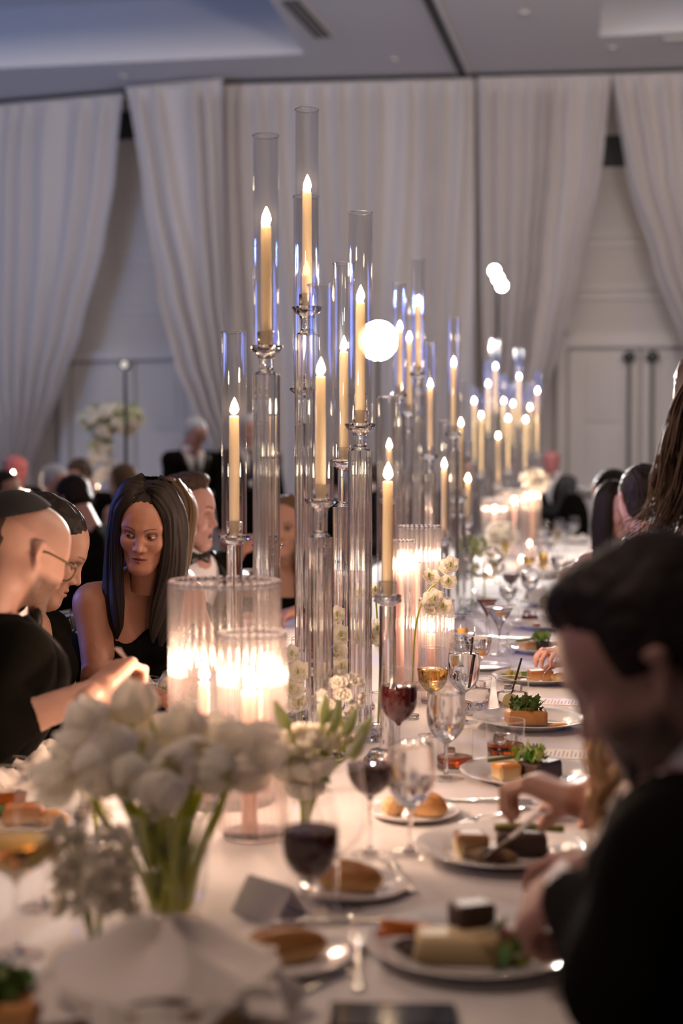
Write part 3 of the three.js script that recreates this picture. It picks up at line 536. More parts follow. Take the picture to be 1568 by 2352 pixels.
const eyeGeo = (iris) => paint(new THREE.SphereGeometry(0.0125, 20, 14).rotateX(Math.PI / 2), (x, y, z) => { const r = Math.hypot(x, y); return z < 0 ? [0.4, 0.36, 0.34] : r < 0.0025 ? [0.005, 0.005, 0.005] : r < 0.0058 ? iris : [0.42, 0.38, 0.36]; });
function lidGeo(skin, open) { // upper and lower lids: shells round the eyeball
  const shell = (t0, t1) => sheet((u, v) => { const th = lerp(t0, t1, v), ph = lerp(-1.25, 1.25, u), r = 0.0136; return V(Math.sin(ph) * r, Math.sin(th) * Math.cos(ph) ** 0.7 * r, Math.cos(th) * Math.cos(ph) * r); }, 12, 6);
  return tint(merge([shell(1.35, 0.28 * open), shell(-0.32 * open, -1.25)]), skin);
}
// a hand in its own axes: wrist at the origin, fingers towards +z, palm towards -y, thumb towards +x * side. curl: five bends (thumb first)
function handOps(side, curl, spread = 1) {
  const o = [], s = side;
  o.push(['c', [0, 0, -0.03, 0, 0, 0.01, 0.024, 0.023], 0.02]);
  for (const x of [-0.026, -0.009, 0.009, 0.026]) o.push(['c', [x * 0.75 * s, 0, 0.015, x * s, 0.002, 0.082, 0.015, 0.0115], 0.016]);
  const fingers = [[0.027, 0.085, 0.042, 0.025, 0.020, 0.0088], [0.009, 0.090, 0.046, 0.029, 0.021, 0.0090], [-0.009, 0.087, 0.043, 0.027, 0.021, 0.0086], [-0.026, 0.079, 0.034, 0.021, 0.018, 0.0076]];
  fingers.forEach(([x, z, a, b, c, r], i) => {
    const k = curl[i + 1]; let p = [x * s, 0.001, z], th = k * 0.55, fan = x * 3.2 * spread * (1 - k * 0.3) * s;
    for (const [L, r0, r1, add] of [[a, r, r * 0.93, 0], [b, r * 0.93, r * 0.84, k * 0.95], [c, r * 0.84, r * 0.68, k * 0.6]]) { th += add; const q = [p[0] + L * Math.sin(fan) * Math.cos(th), p[1] - L * Math.sin(th), p[2] + L * Math.cos(th) * Math.cos(fan)]; o.push(['c', [...p, ...q, r0, r1], 0.004]); p = q; }
  });
  let p = [0.018 * s, -0.004, 0.012]; const k = curl[0], yaw = 0.95 - 0.35 * k; let dip = 0.2 + k * 0.5;
  for (const [L, r0, r1] of [[0.042, 0.0155, 0.012], [0.032, 0.0115, 0.0098], [0.026, 0.0098, 0.0076]]) { const q = [p[0] + s * L * Math.sin(yaw - k * 0.2) * Math.cos(dip), p[1] - L * Math.sin(dip), p[2] + L * Math.cos(yaw - k * 0.2) * Math.cos(dip)]; o.push(['c', [...p, ...q, r0, r1], 0.006]); p = q; dip += 0.22 * k; }
  return o;
}
function frame(pos, z, up) { const f = z.clone().normalize(), x = up.clone().cross(f).normalize(), y = f.clone().cross(x); return new THREE.Matrix4().makeBasis(x, y, f).setPosition(pos); }
function moveOps(ops, m) { const v = V(); return ops.map(([k, s, b, minus]) => { const a = v.set(s[0], s[1], s[2]).applyMatrix4(m).toArray(); if (k === 'e') return [k, [...a, s[3], s[4], s[5]], b, minus]; const e = v.set(s[3], s[4], s[5]).applyMatrix4(m).toArray(); return [k, [...a, ...e, s[6], s[7]], b, minus]; }); }
const C3 = (a, b, ra, rb, k = 0.05) => ['c', [...a.toArray(), ...b.toArray(), ra, rb], k];

// a person. All places are in the room's axes; the group stands under the hips.
// o: head, face (direction), top (up of the head), hips, turn (the way the chest faces), arms: [{side, elbow, wrist, palm, curl, point}]
function person(o) {
  if (!o.stand && o.hips.z < TZ0 + 0.5 && o.hips.z > TZ1) { if (o.hips.x < -0.9 && o.hips.x > -1.7) o.hips.x = Math.min(o.hips.x, TX0 - 0.2); else if (o.hips.x > -0.2) o.hips.x = Math.max(o.hips.x, TX1 + 0.2); }   // seated beside the table, not in it
  const female = o.h.female, sc = o.scale ?? 1, base = V(o.hips.x, 0, o.hips.z), root = thing('person', o.label, 'person', base);
  const local = (v) => v.clone().sub(base), head = local(o.head), hips = local(o.hips), face = o.face.clone().normalize(), up0 = o.top ?? V(0, 1, 0);
  const Mh = frame(head, face, up0); Mh.multiply(new THREE.Matrix4().makeScale(sc, sc, sc));
  const toRoom = (x, y, z) => V(x, y, z).applyMatrix4(Mh), skin = o.h.skin;
  const neck = toRoom(0, -0.135, -0.036).lerp(local(o.neck ?? o.head.clone().add(V(0, -0.2, 0))), o.neck ? 0.5 : 0), f = o.turn.clone().setY(0).normalize(), side = V(f.z, 0, -f.x);        // side: the person's left
  const chestTop = o.neck ? local(o.neck) : neck.clone().addScaledVector(f, -0.03).add(V(0, -0.055, 0));
  const spine = hips.clone().lerp(chestTop, 0.55), W = (female ? 0.162 : 0.195) * sc;
  const sh = [1, -1].map((s) => chestTop.clone().addScaledVector(side, s * W).add(V(0, -0.045 + (o.shrug ?? 0), 0)).addScaledVector(f, 0.01));
  const T = [], R1 = female ? 0.80 : 1;
  T.push(C3(neck, chestTop, 0.052 * R1 * sc, 0.066 * R1 * sc, 0.03));
  for (const k of [0, 1]) { const s = k ? -1 : 1; T.push(C3(chestTop.clone().add(V(0, -0.03, 0)), sh[k], 0.055 * R1, 0.052 * R1, 0.07)); T.push(C3(chestTop.clone().addScaledVector(side, s * 0.075).add(V(0, -0.11, 0)), spine.clone().addScaledVector(side, s * 0.06), 0.088 * R1, 0.095 * R1, 0.08)); T.push(C3(spine.clone().addScaledVector(side, s * 0.055), hips.clone().addScaledVector(side, s * 0.08), 0.09 * R1, female ? 0.105 : 0.11, 0.08)); if (female) T.push(['e', [...chestTop.clone().lerp(spine, 0.62).addScaledVector(side, s * 0.068).addScaledVector(f, 0.085).toArray(), 0.062, 0.06, 0.06], 0.05]); }
  const legs = [];
  if (o.stand) for (const s of [1, -1]) { const hp = hips.clone().addScaledVector(side, s * 0.085), kn = hp.clone().setY(0.48).addScaledVector(f, 0.02), an = hp.clone().setY(0.07); legs.push(C3(hp, kn, 0.09, 0.06), C3(kn, an, 0.058, 0.042), C3(an.clone().setY(0.035), an.clone().setY(0.035).addScaledVector(f, 0.15), 0.038, 0.03)); }
  else for (const s of [1, -1]) { const hp = hips.clone().addScaledVector(side, s * 0.085), kn = hp.clone().addScaledVector(f, 0.40).add(V(0, 0.02, 0)), an = kn.clone().setY(0.07).addScaledVector(f, -0.04); legs.push(C3(hp, kn, 0.085, 0.062), C3(kn, an, 0.056, 0.04), C3(an.clone().setY(0.035), an.clone().setY(0.035).addScaledVector(f, 0.15), 0.036, 0.03)); }
  const armOps = [], hands = [], sleeves = [];
  for (const a of o.arms ?? []) {
    const lift = (v, h) => v.x > TX0 - 0.03 && v.x < TX1 + 0.03 && v.z > TZ1 && v.z < TZ0 ? v.clone().setY(Math.max(v.y, h)) : v;
    const S0 = sh[a.side > 0 ? 0 : 1], E = local(lift(a.elbow, 0.80)), Wr = local(lift(a.wrist, 0.81)), u = (female ? 0.045 : 0.05), e = female ? 0.036 : 0.038, w = female ? 0.021 : 0.026;
    armOps.push(C3(S0, E, u, e, 0.04), C3(E, Wr, e, w, 0.03)); sleeves.push([S0, E, Wr, a.sleeve ?? 0.93]);
    if (a.hand === false) continue;
    const Mw = frame(Wr, (a.point ? local(lift(a.point, 0.80)) : Wr.clone().add(Wr.clone().sub(E))).sub(Wr), a.up ?? V(0, 1, 0)); Mw.multiply(new THREE.Matrix4().makeScale(a.size ?? (female ? 0.9 : 1), 1 * (a.size ?? (female ? 0.9 : 1)), a.size ?? (female ? 0.9 : 1)));
    hands.push([moveOps(handOps(a.thumb ?? -a.side, a.curl ?? [0.5, 0.6, 0.7, 0.75, 0.8]), Mw), a]);
  }
  // the body: trunk, arms, legs, then finer grids for head and hands, one mesh
  const cell = o.cell ?? 0.014, bodyOps = [...T, ...armOps, ...legs], geos = [];
  { const [lo, hi] = boundsOf(bodyOps, 0.03); geos.push(paint(surfaceNets(field(bodyOps), lo, hi, cell), (x, y, z) => skin.map((v) => v * (0.94 + 0.12 * fbm(x * 30, y * 30, z * 30))))); }
  geos.push(cached('head' + JSON.stringify(o.h), () => headGeo(o.h)).clone().applyMatrix4(Mh));
  for (const [ops, a] of hands) { const [lo, hi] = boundsOf(ops, 0.01); const hg = surfaceNets(field(ops), lo, hi, o.handCell ?? 0.004); geos.push(paint(hg, (x, y, z) => skin.map((v, i) => v * [1.0, 0.94, 0.92][i] * (0.92 + 0.16 * fbm(x * 60, y * 60, z * 60))))); }
  const body = part(root, 'body', merge(geos), M.skinV);
  for (const s of [1, -1]) {
    const at0 = new THREE.Matrix4().multiplyMatrices(Mh, new THREE.Matrix4().makeTranslation(s * 0.031, 0.005, 0.0765)), look = o.look ? new THREE.Matrix4().makeRotationFromEuler(new THREE.Euler(o.look[1], o.look[0], 0)) : new THREE.Matrix4();
    if (o.cell && o.cell > 0.016) continue;
    const e = part(root, 'eye', eyeGeo(o.iris ?? [0.05, 0.025, 0.012]), M.eye); e.applyMatrix4(at0.clone().multiply(look));
    const l = part(root, 'eyelid', lidGeo(skin.map((v) => v * (o.h.makeup ? 0.5 : 0.88)), o.openEyes ?? 0.78), M.skinV); l.applyMatrix4(at0);
  }
  // clothes
  const inflate = (ops, d) => ops.map(([k, s, b, m]) => [k, k === 'c' ? [...s.slice(0, 6), s[6] + d, s[7] + d] : [s[0], s[1], s[2], s[3] + d, s[4] + d, s[5] + d], b, m]);
  const sleeveOps = (d, short = 0) => sleeves.flatMap(([a, b, c, k]) => { const end = b.clone().lerp(c, Math.max(0.02, k - short)); return [C3(a, b, 0.058 * R1 + d, 0.047 * R1 + d, 0.04), C3(b, end, 0.046 * R1 + d, 0.036 * R1 + d, 0.03)]; });
  const wear = (name, ops, cut, mat, c = cell * 0.8) => { const g0 = field(ops), g1 = (x, y, z) => Math.max(g0(x, y, z), cut ? cut(x, y, z) : -9), [lo, hi] = boundsOf(ops, 0.03); return part(root, name, surfaceNets(g1, lo, hi, c), mat); };
  const ct = chestTop, lowT = T.slice(1), sideOf = (x, y, z) => (x - ct.x) * side.x + (z - ct.z) * side.z, frontOf = (x, y, z) => (x - ct.x) * f.x + (z - ct.z) * f.z;
  const pants = legs.filter((_, i) => i % 3 !== 2);
  if (o.wear === 'suit') {
    wear('shirt', inflate(lowT, 0.008), (x, y, z) => Math.max(y - (ct.y + 0.03), frontOf(x, y, z) < -0.02 ? 0.05 : -1), M.shirt, cell);
    const deep = 0.30; // the V of the jacket
    wear('jacket', [...inflate(lowT, 0.018), ...sleeveOps(0.006)], (x, y, z) => { const b = ct.y - y, fr = frontOf(x, y, z); const vee = fr > -0.01 ? (0.092 * (1 - b / deep)) - Math.abs(sideOf(x, y, z)) : -1; const nk = 0.085 - Math.hypot(x - ct.x, z - ct.z) + Math.max(0, b - 0.02) * 4; return Math.max(fr > 0 && b < deep ? vee : -1, b < 0.02 ? nk : -1, y - ct.y - 0.05); }, o.jacket ?? M.suit);
    // satin lapels along the V, collar, tie
    for (const s of [1, -1]) { const pts = [0, 0.3, 0.65, 1].map((t) => { const b = lerp(-0.03, deep, t), w = 0.094 * (1 - Math.max(0, b) / deep) + 0.022; const q = ct.clone().addScaledVector(side, s * w).add(V(0, -b, 0)); let fr = 0.26; const g = field(inflate(lowT, 0.018)); for (; fr > -0.1; fr -= 0.004) { const r = q.clone().addScaledVector(f, fr); if (g(r.x, r.y, r.z) < 0) break; } return q.addScaledVector(f, fr + 0.003); }); part(root, 'lapel', sweep(pts, (t) => 0.008 + 0.020 * Math.sin(Math.PI * clamp(t * 0.85 + 0.1, 0, 1)), 8, 14, 0.35), M.satin); }
    const nd = chestTop.clone().sub(toRoom(0, -0.09, -0.03)).normalize(), nc = chestTop.clone().addScaledVector(nd, -0.045), cr = 0.068 * sc;
    const Mc = frame(nc, nd.clone().negate(), f.clone());
    part(root, 'collar', sheet((u, v) => { const a = u * Math.PI * 2, k = 1 + v * 0.16; return V(Math.cos(a) * cr * k, Math.sin(a) * cr * k * 1.02, lerp(0.026, -0.018, v)).applyMatrix4(Mc); }, 28, 4), M.shirt);
    const knot = nc.clone().addScaledVector(f, cr + 0.012).add(V(0, -0.02, 0));
    if (o.tie === 'bow') { const bow = [new THREE.SphereGeometry(0.012, 10, 8)]; for (const s of [1, -1]) bow.push(sweep([V(0, 0, 0.002), V(s * 0.022, 0, 0.004), V(s * 0.052, 0, 0)], (t) => 0.007 + 0.020 * t, 8, 8, 0.35)); part(root, 'bow_tie', merge(bow), M.satin).applyMatrix4(frame(knot, f, V(0, 1, 0))); }
    else if (o.tie) part(root, 'tie', merge([sweep([knot, knot.clone().add(V(0, -0.03, 0)).addScaledVector(f, 0.015)], 0.016, 8, 3, 0.6), sweep([knot.clone().addScaledVector(f, 0.012).add(V(0, -0.03, 0)), ct.clone().lerp(spine, 0.4).addScaledVector(f, 0.135), ct.clone().lerp(spine, 0.9).addScaledVector(f, 0.13)], (t) => 0.012 + 0.024 * t, 8, 10, 0.3)]), S(o.tie, { roughness: 0.5 }));
    for (const [a, b, c, k] of sleeves) { if (k < 0.9) continue; part(root, 'cuff', sweep([b.clone().lerp(c, k - 0.06), b.clone().lerp(c, k + 0.03)], 0.034 * (o.size ?? 1), 12, 2), M.shirt); }
    wear('trousers', inflate(pants, 0.014), null, M.suit, 0.02);
  } else if (o.wear) {
    const topY = (o.neckline ?? -0.14), vee = o.vee ?? 0, strap = o.straps ?? 0;
    const cut = (x, y, z) => { const b = y - ct.y, s = Math.abs(sideOf(x, y, z)), fr = frontOf(x, y, z); let lim = topY + (fr > 0 ? 0.018 * Math.cos(s * 40) * (o.heart ? 1 : 0) - vee * Math.max(0, 0.07 - s) / 0.07 : 0); if (o.sleeved && s > 0.11) lim = 0.2; return b - lim; };
    wear('dress', [...inflate(lowT, 0.009), ...(o.sleeved ? sleeveOps(-0.004) : [])], cut, o.cloth ?? M.dress);
    wear('skirt', inflate(pants, 0.03), null, o.cloth ?? M.dress, 0.02);
  }
  return { root, Mh, toRoom, base, chestTop, sh, side, f };
}
// hair as a cap over the skull; line(x, y, z) > 0 where there is hair, in the head's axes
function hairCap(p, mat, line, o = {}) {
  const t = o.thick ?? 0.012, fade = o.fade ?? 0.022, base = [['e', [0, 0.042, -0.020, 0.076 + t, 0.084 + t * (o.high ?? 1), 0.098 + t], 0.02], ['e', [0, -0.03, -0.045, 0.066 + t * 0.6, 0.07, 0.062 + t * 0.6], 0.03], ...(o.ops ?? [])];
  const f0 = field(base), n = o.strand ?? 0.0018, f = (x, y, z) => { const l = line(x, y, z); return Math.max(f0(x, y, z) + (t + 0.005) * (1 - sstep(l, -0.002, fade)) + n * sstep(l, 0.008, 0.04) * Math.sin(fbm(x * 26 + 5, y * 9, z * 9) * 46 + x * 130), -l - 0.004); };
  const [lo, hi] = boundsOf(base, 0.015), g = surfaceNets(f, lo, hi, o.cell ?? 0.004);
  return part(p.root, 'hair', g.applyMatrix4(p.Mh), mat);
}
// locks: tapered strands spread about guide curves given in the head's axes
function locks(p, mat, guides, o = {}) {
  const g = [], r = rng(o.seed ?? 5), n = o.n ?? 24, rad = o.r ?? 0.0035, sp = o.spread ?? 0.02, wave = o.wave ?? 0, m = o.inRoom ? null : p.Mh;
  for (const guide of guides) for (let k = 0; k < n; k++) {
    const a = r() * 6.28, q = Math.sqrt(r()) * sp, L = lerp(0.8, 1, r()), ph = r() * 6.28, fr = 7 + r() * 5;
    const pts = guide.map((v, i) => { const t = i / (guide.length - 1), w = lerp(0.6, o.flare ?? 1.15, t) * (t > 0.85 ? 0.75 : 1); const b = V(...v).add(V(Math.cos(a) * q * w + (r() - 0.5) * sp * 0.3, 0, Math.sin(a) * q * w * (o.flat ?? 0.8) + (r() - 0.5) * sp * 0.3)); b.x += wave * t * Math.sin(ph * 0.3 + fr * t * 1.6); b.z += wave * t * Math.cos(ph * 0.3 + fr * t * 1.6); return b; });
    const use = pts.slice(0, Math.max(3, Math.round(pts.length * L)));
    g.push(sweep(use, (t) => rad * (1 - 0.85 * Math.max(0, t - 0.55) / 0.45) * (0.7 + 0.6 * ((k * 7 % 10) / 10)), 5, use.length * (wave ? 6 : 3)));
  }
  const G = merge(g); if (m) G.applyMatrix4(m);
  return part(p.root, 'hair', G, mat);
}

// a tress: a flattened swept body with fine ridges. curves: points [x, y, z, half width, half depth] in the head's axes (or the room's, with inRoom)
function tress(p, mat, curves, o = {}) {
  const g = [], N = o.sides ?? 30;
  curves.forEach((pts, ci) => {
    const c = new THREE.CatmullRomCurve3(pts.map((q) => V(q[0], q[1], q[2]))), n = pts.length * (o.steps ?? 7), pos = [], idx = [], seed = ci * 3.7 + (o.seed ?? 0);
    for (let i = 0; i <= n; i++) {
      const t = i / n, k = t * (pts.length - 1), a = Math.min(pts.length - 2, Math.floor(k)), e = k - a, w = lerp(pts[a][3], pts[a + 1][3], e), d = lerp(pts[a][4], pts[a + 1][4], e), q = c.getPoint(t), tan = c.getTangent(t);
      const out = o.out ? o.out.clone() : V(q.x, 0, q.z + 0.03); out.addScaledVector(tan, -out.dot(tan)).normalize(); const wd = tan.clone().cross(out).normalize();
      if (o.wave) { q.addScaledVector(wd, o.wave * Math.sin(t * (o.turns ?? 14) + seed) * t); q.addScaledVector(out, o.wave * 0.6 * Math.cos(t * (o.turns ?? 14) + seed) * t); }
      for (let j = 0; j < N; j++) { const th = j / N * Math.PI * 2, rg = 1 + 0.09 * Math.sin(th * 9 + seed + t * 3) + 0.07 * Math.sin(th * 13 - t * 5 + seed * 2) + 0.12 * (noise3(Math.cos(th) * 2 + seed, Math.sin(th) * 2, t * 4) - 0.5); q.clone().addScaledVector(wd, Math.cos(th) * w * rg).addScaledVector(out, Math.sin(th) * d * rg).toArray(pos, pos.length); }
    }
    for (let i = 0; i < n; i++) for (let j = 0; j < N; j++) { const a = i * N + j, b = i * N + (j + 1) % N; idx.push(a, b, a + N, b, b + N, a + N); }
    const b = new THREE.BufferGeometry(); b.setAttribute('position', new THREE.Float32BufferAttribute(pos, 3)); b.setIndex(idx); b.computeVertexNormals(); g.push(b);
  });
  const G = merge(g); if (!o.inRoom) G.applyMatrix4(p.Mh); return part(p.root, 'hair', G, mat);
}
// ---------------------------------------------------------------- the guests
const facing = (right, up, near) => V(right, up, near).transformDirection(camera.matrixWorld);   // a direction as the photograph shows it
const seat = (x, depth, h = 0.52) => at(x, 1500, depth).setY(h);
const longLine = (x, y, z) => Math.max(y - 0.062 + (z - 0.03) * -0.2 - Math.abs(x) * 0.35 > 0 ? 1 : -1, z < 0.045 - Math.max(0, -y) * 0.25 - (Math.abs(x) < 0.03 ? 0.0 : 0) && (Math.abs(x) > 0.060 || z < 0.02) ? 1 : -1);
const shortLine = (h0 = 0.072) => (x, y, z) => Math.min(Math.max(y - h0 + Math.max(0, z - 0.02) * 0.15, (-z - 0.012 - (y < 0 ? 0.5 * -y : 0)) * 1, Math.min(y - 0.016, 0.042 - z)), y + 0.075 );

// the woman in the strapless dress
{
  const p = person({
    label: 'woman with long dark hair and hoop earrings in a strapless black dress', h: { female: 1, skin: [0.29, 0.125, 0.078], cell: 0.0021, makeup: 1, lip: [0.17, 0.03, 0.03], brow: [0.015, 0.008, 0.006] },
    scale: 0.885, head: at(336, 1214, 3.72), face: facing(-0.08, -0.32, 1), top: facing(0.10, 1, 0), look: [-0.32, 0.12], neck: at(318, 1338, 3.88), hips: seat(280, 4.02), turn: facing(0.60, 0, 0.80), cell: 0.011,
    arms: [{ side: -1, elbow: at(222, 1600, 3.72), wrist: at(330, 1672, 3.50), point: at(400, 1660, 3.45) }, { side: 1, elbow: at(480, 1580, 4.2), wrist: at(452, 1640, 3.8), point: at(390, 1655, 3.58) }],
    wear: 'dress', neckline: -0.135, heart: 1,
  });
  hairCap(p, M.hairBlack, (x, y, z) => Math.max(y - 0.070 + Math.abs(x) * 0.45, Math.abs(x) > 0.05 ? 0.045 - z - (y < 0 ? -y * 0.1 : 0) : -1, 0.0 - z), { thick: 0.013, cell: 0.0035, strand: 0.001 });
  const g = [];
  for (const s of [-1, 1]) {
    g.push([[s * 0.006, 0.131, 0.030, 0.014, 0.006], [s * 0.040, 0.122, 0.052, 0.026, 0.010], [s * 0.070, 0.080, 0.056, 0.026, 0.012], [s * 0.078, 0.015, 0.050, 0.022, 0.013], [s * 0.078, -0.06, 0.046, 0.023, 0.015], [s * 0.074, -0.14, 0.055, 0.026, 0.016], [s * 0.064, -0.215, 0.085, 0.024, 0.015], [s * 0.052, -0.275, 0.105, 0.015, 0.009], [s * 0.050, -0.315, 0.110, 0.003, 0.002]]);
    g.push([[s * 0.010, 0.133, 0.0, 0.020, 0.008], [s * 0.055, 0.117, 0.018, 0.034, 0.014], [s * 0.086, 0.06, 0.020, 0.036, 0.016], [s * 0.096, -0.02, 0.012, 0.036, 0.018], [s * 0.096, -0.11, 0.014, 0.038, 0.020], [s * 0.092, -0.20, 0.034, 0.036, 0.020], [s * 0.082, -0.28, 0.060, 0.028, 0.015], [s * 0.074, -0.34, 0.074, 0.006, 0.004]]);
    g.push([[s * 0.012, 0.130, -0.05, 0.03, 0.010], [s * 0.062, 0.10, -0.045, 0.045, 0.016], [s * 0.094, 0.03, -0.04, 0.046, 0.018], [s * 0.098, -0.07, -0.04, 0.048, 0.022], [s * 0.096, -0.18, -0.03, 0.046, 0.022], [s * 0.088, -0.29, -0.01, 0.034, 0.016], [s * 0.08, -0.36, 0.0, 0.006, 0.004]]);
  }
  g.push([[0, 0.13, -0.07, 0.05, 0.012], [0, 0.06, -0.128, 0.075, 0.018], [0, -0.06, -0.128, 0.085, 0.025], [0, -0.2, -0.105, 0.085, 0.025], [0, -0.33, -0.09, 0.04, 0.012]]);
  tress(p, M.hairBlack, g, { seed: 4, wave: 0.004, turns: 9, sides: 40 });
  locks(p, M.hairBlack, [-1, 1].flatMap((s) => [[[s * 0.066, 0.06, 0.07], [s * 0.074, 0.0, 0.062], [s * 0.066, -0.10, 0.066], [s * 0.055, -0.19, 0.10], [s * 0.036, -0.255, 0.125]], [[s * 0.09, 0.0, 0.04], [s * 0.1, -0.1, 0.03], [s * 0.09, -0.2, 0.05], [s * 0.07, -0.3, 0.08]]]), { n: 9, r: 0.0011, spread: 0.013, seed: 3, wave: 0.006 });
  for (const s of [-1, 1]) part(p.root, 'earring', merge([new THREE.TorusGeometry(0.011, 0.0024, 8, 20).rotateY(1.0 * s).translate(s * 0.070, -0.048, 0.030), new THREE.TorusGeometry(0.0085, 0.002, 8, 16).rotateY(0.4 * s).translate(s * 0.071, -0.054, 0.034)]), M.steel).applyMatrix4(p.Mh);
}
// the man with the kippah
{
  const p = person({
    label: 'balding bearded man with black kippah and glasses in a black tuxedo, eating', h: { skin: SKIN.fair, cell: 0.003, beard: [0.07, 0.036, 0.02], shaved: [0.16, 0.10, 0.075] },
    scale: 0.95, head: at(46, 1276, 2.85), face: facing(0.62, -0.34, -0.66), neck: at(-14, 1440, 2.86), hips: seat(-110, 2.98), turn: facing(0.86, 0, -0.35), cell: 0.013, handCell: 0.003,
    arms: [{ side: -1, elbow: at(-26, 1684, 2.56), wrist: at(222, 1588, 2.62), point: at(290, 1520, 2.70), up: facing(-0.55, 0.6, 0.6), curl: [1.7, 1.4, 1.5, 1.5, 1.5], sleeve: 0.3, size: 1.05 }, { side: 1, elbow: at(30, 1690, 3.02), wrist: at(170, 1690, 3.0), point: at(240, 1680, 3.0) }],
    wear: 'suit', tie: 'bow',
  });
  part(p.root, 'kippah', surfaceNets((x, y, z) => Math.max(ell(x, y, z, [0, 0.042, -0.022, 0.082, 0.091, 0.102]), -ell(x, y, z, [0, 0.04, -0.022, 0.076, 0.084, 0.098]), 0.094 - (y * 0.86 - z * 0.52)), [-0.1, 0, -0.15], [0.1, 0.15, 0.1], 0.0035).applyMatrix4(p.Mh), S([0.014, 0.013, 0.015], { roughness: 0.95 }));
  hairCap(p, M.hairBrown, (x, y, z) => Math.min(-z - 0.085, y + 0.06), { thick: 0.001, strand: 0.001 });
  const gl = []; for (const s of [-1, 1]) { gl.push(new THREE.TorusGeometry(0.023, 0.0019, 8, 28).scale(1.08, 0.9, 1).translate(s * 0.032, 0.002, 0.106)); gl.push(sweep([V(s * 0.055, 0.010, 0.105), V(s * 0.072, 0.012, 0.06), V(s * 0.080, 0.012, 0), V(s * 0.081, -0.004, -0.022)], 0.0022, 6, 10)); } gl.push(sweep([V(-0.01, 0.006, 0.107), V(0, 0.009, 0.110), V(0.01, 0.006, 0.107)], 0.0012, 6, 6));
  const fr = part(p.root, 'glasses', merge(gl), S([0.16, 0.10, 0.05], { roughness: 0.3, metalness: 0.8 })); fr.applyMatrix4(p.Mh); for (const s of [-1, 1]) part(fr, 'lens', new THREE.CircleGeometry(0.021, 20).scale(1.08, 0.9, 1).translate(s * 0.032, 0.002, 0.106), M.pane);
}
// the woman bowing next to him
{
  const p = person({
    label: 'woman with dark curly hair looking down smiling, behind the man with the kippah', h: { female: 1, skin: SKIN.warm, cell: 0.003, smile: 1.4, makeup: 1 },
    head: at(97, 1268, 3.46), face: facing(0.89, -0.43, -0.08), neck: at(40, 1424, 3.5), hips: seat(-50, 3.6), turn: facing(0.9, 0, 0.2), openEyes: 0.25,
    arms: [{ side: -1, elbow: at(70, 1650, 3.3), wrist: at(190, 1672, 3.16), point: at(250, 1660, 3.12), sleeve: 0.95 }, { side: 1, elbow: at(150, 1620, 3.72), wrist: at(236, 1652, 3.6), point: at(290, 1648, 3.56), sleeve: 0.95 }],
    wear: 'dress', neckline: 0.05, vee: 0.2, sleeved: 1,
  });
  hairCap(p, M.hairBlack, (x, y, z) => Math.max(y - 0.076 + Math.abs(x) * 0.3, Math.abs(x) > 0.05 ? 0.02 - z : -1, -0.01 - z), { thick: 0.015 });
  const g = []; for (const s of [-1, 1]) for (let k = 0; k < 4; k++) g.push([[s * 0.06, 0.08 - 0.02 * k, -0.01 - 0.03 * k, 0.03, 0.012], [s * 0.085, 0.0, -0.03 - 0.03 * k, 0.026, 0.016], [s * 0.092, -0.09, -0.035 - 0.02 * k, 0.022, 0.018], [s * 0.09, -0.17, -0.02 - 0.02 * k, 0.02, 0.017], [s * 0.085, -0.25, 0.0 - 0.02 * k, 0.016, 0.014], [s * 0.08, -0.31, 0.015 - 0.02 * k, 0.003, 0.003]]);
  tress(p, M.hairBlack, g, { seed: 21, wave: 0.012, turns: 17 });
  locks(p, M.hairBlack, g.map((c) => c.slice(1).map((q) => [q[0], q[1] - 0.02, q[2] + 0.01])), { n: 10, r: 0.0014, spread: 0.02, wave: 0.02, seed: 22 });
}
// the woman of whom one sees the brown hair only, and the man in the dinner jacket behind her
{
  const p = person({ label: 'woman turned away with straight brown hair, behind the woman with hoop earrings', h: { female: 1, skin: SKIN.fair, cell: 0.005 }, scale: 0.93, head: at(384, 1198, 4.25), face: facing(0.62, -0.12, -0.6), neck: at(376, 1310, 4.3), hips: seat(350, 4.4), turn: facing(0.9, 0, 0.2), arms: [{ side: -1, elbow: at(430, 1440, 4.1), wrist: at(470, 1500, 4.0), hand: false }], wear: 'dress', neckline: -0.08 });
  hairCap(p, M.hairLight, (x, y, z) => Math.max(y - 0.07 + Math.abs(x) * 0.3, 0.03 - z), { thick: 0.014 });
  const g = []; for (let k = 0; k < 9; k++) { const a = lerp(-2.1, 2.1, k / 8); g.push([[Math.sin(a) * 0.03, 0.13, -0.02 - Math.cos(a) * 0.04, 0.03, 0.01], [Math.sin(a) * 0.085, 0.06, -0.02 - Math.cos(a) * 0.105, 0.036, 0.012], [Math.sin(a) * 0.092, -0.05, -0.02 - Math.cos(a) * 0.11, 0.036, 0.014], [Math.sin(a) * 0.088, -0.16, -0.02 - Math.cos(a) * 0.10, 0.034, 0.014], [Math.sin(a) * 0.075, -0.26, -0.02 - Math.cos(a) * 0.085, 0.014, 0.006]]); }
  tress(p, M.hairLight, g, { seed: 31, sides: 40 });
}
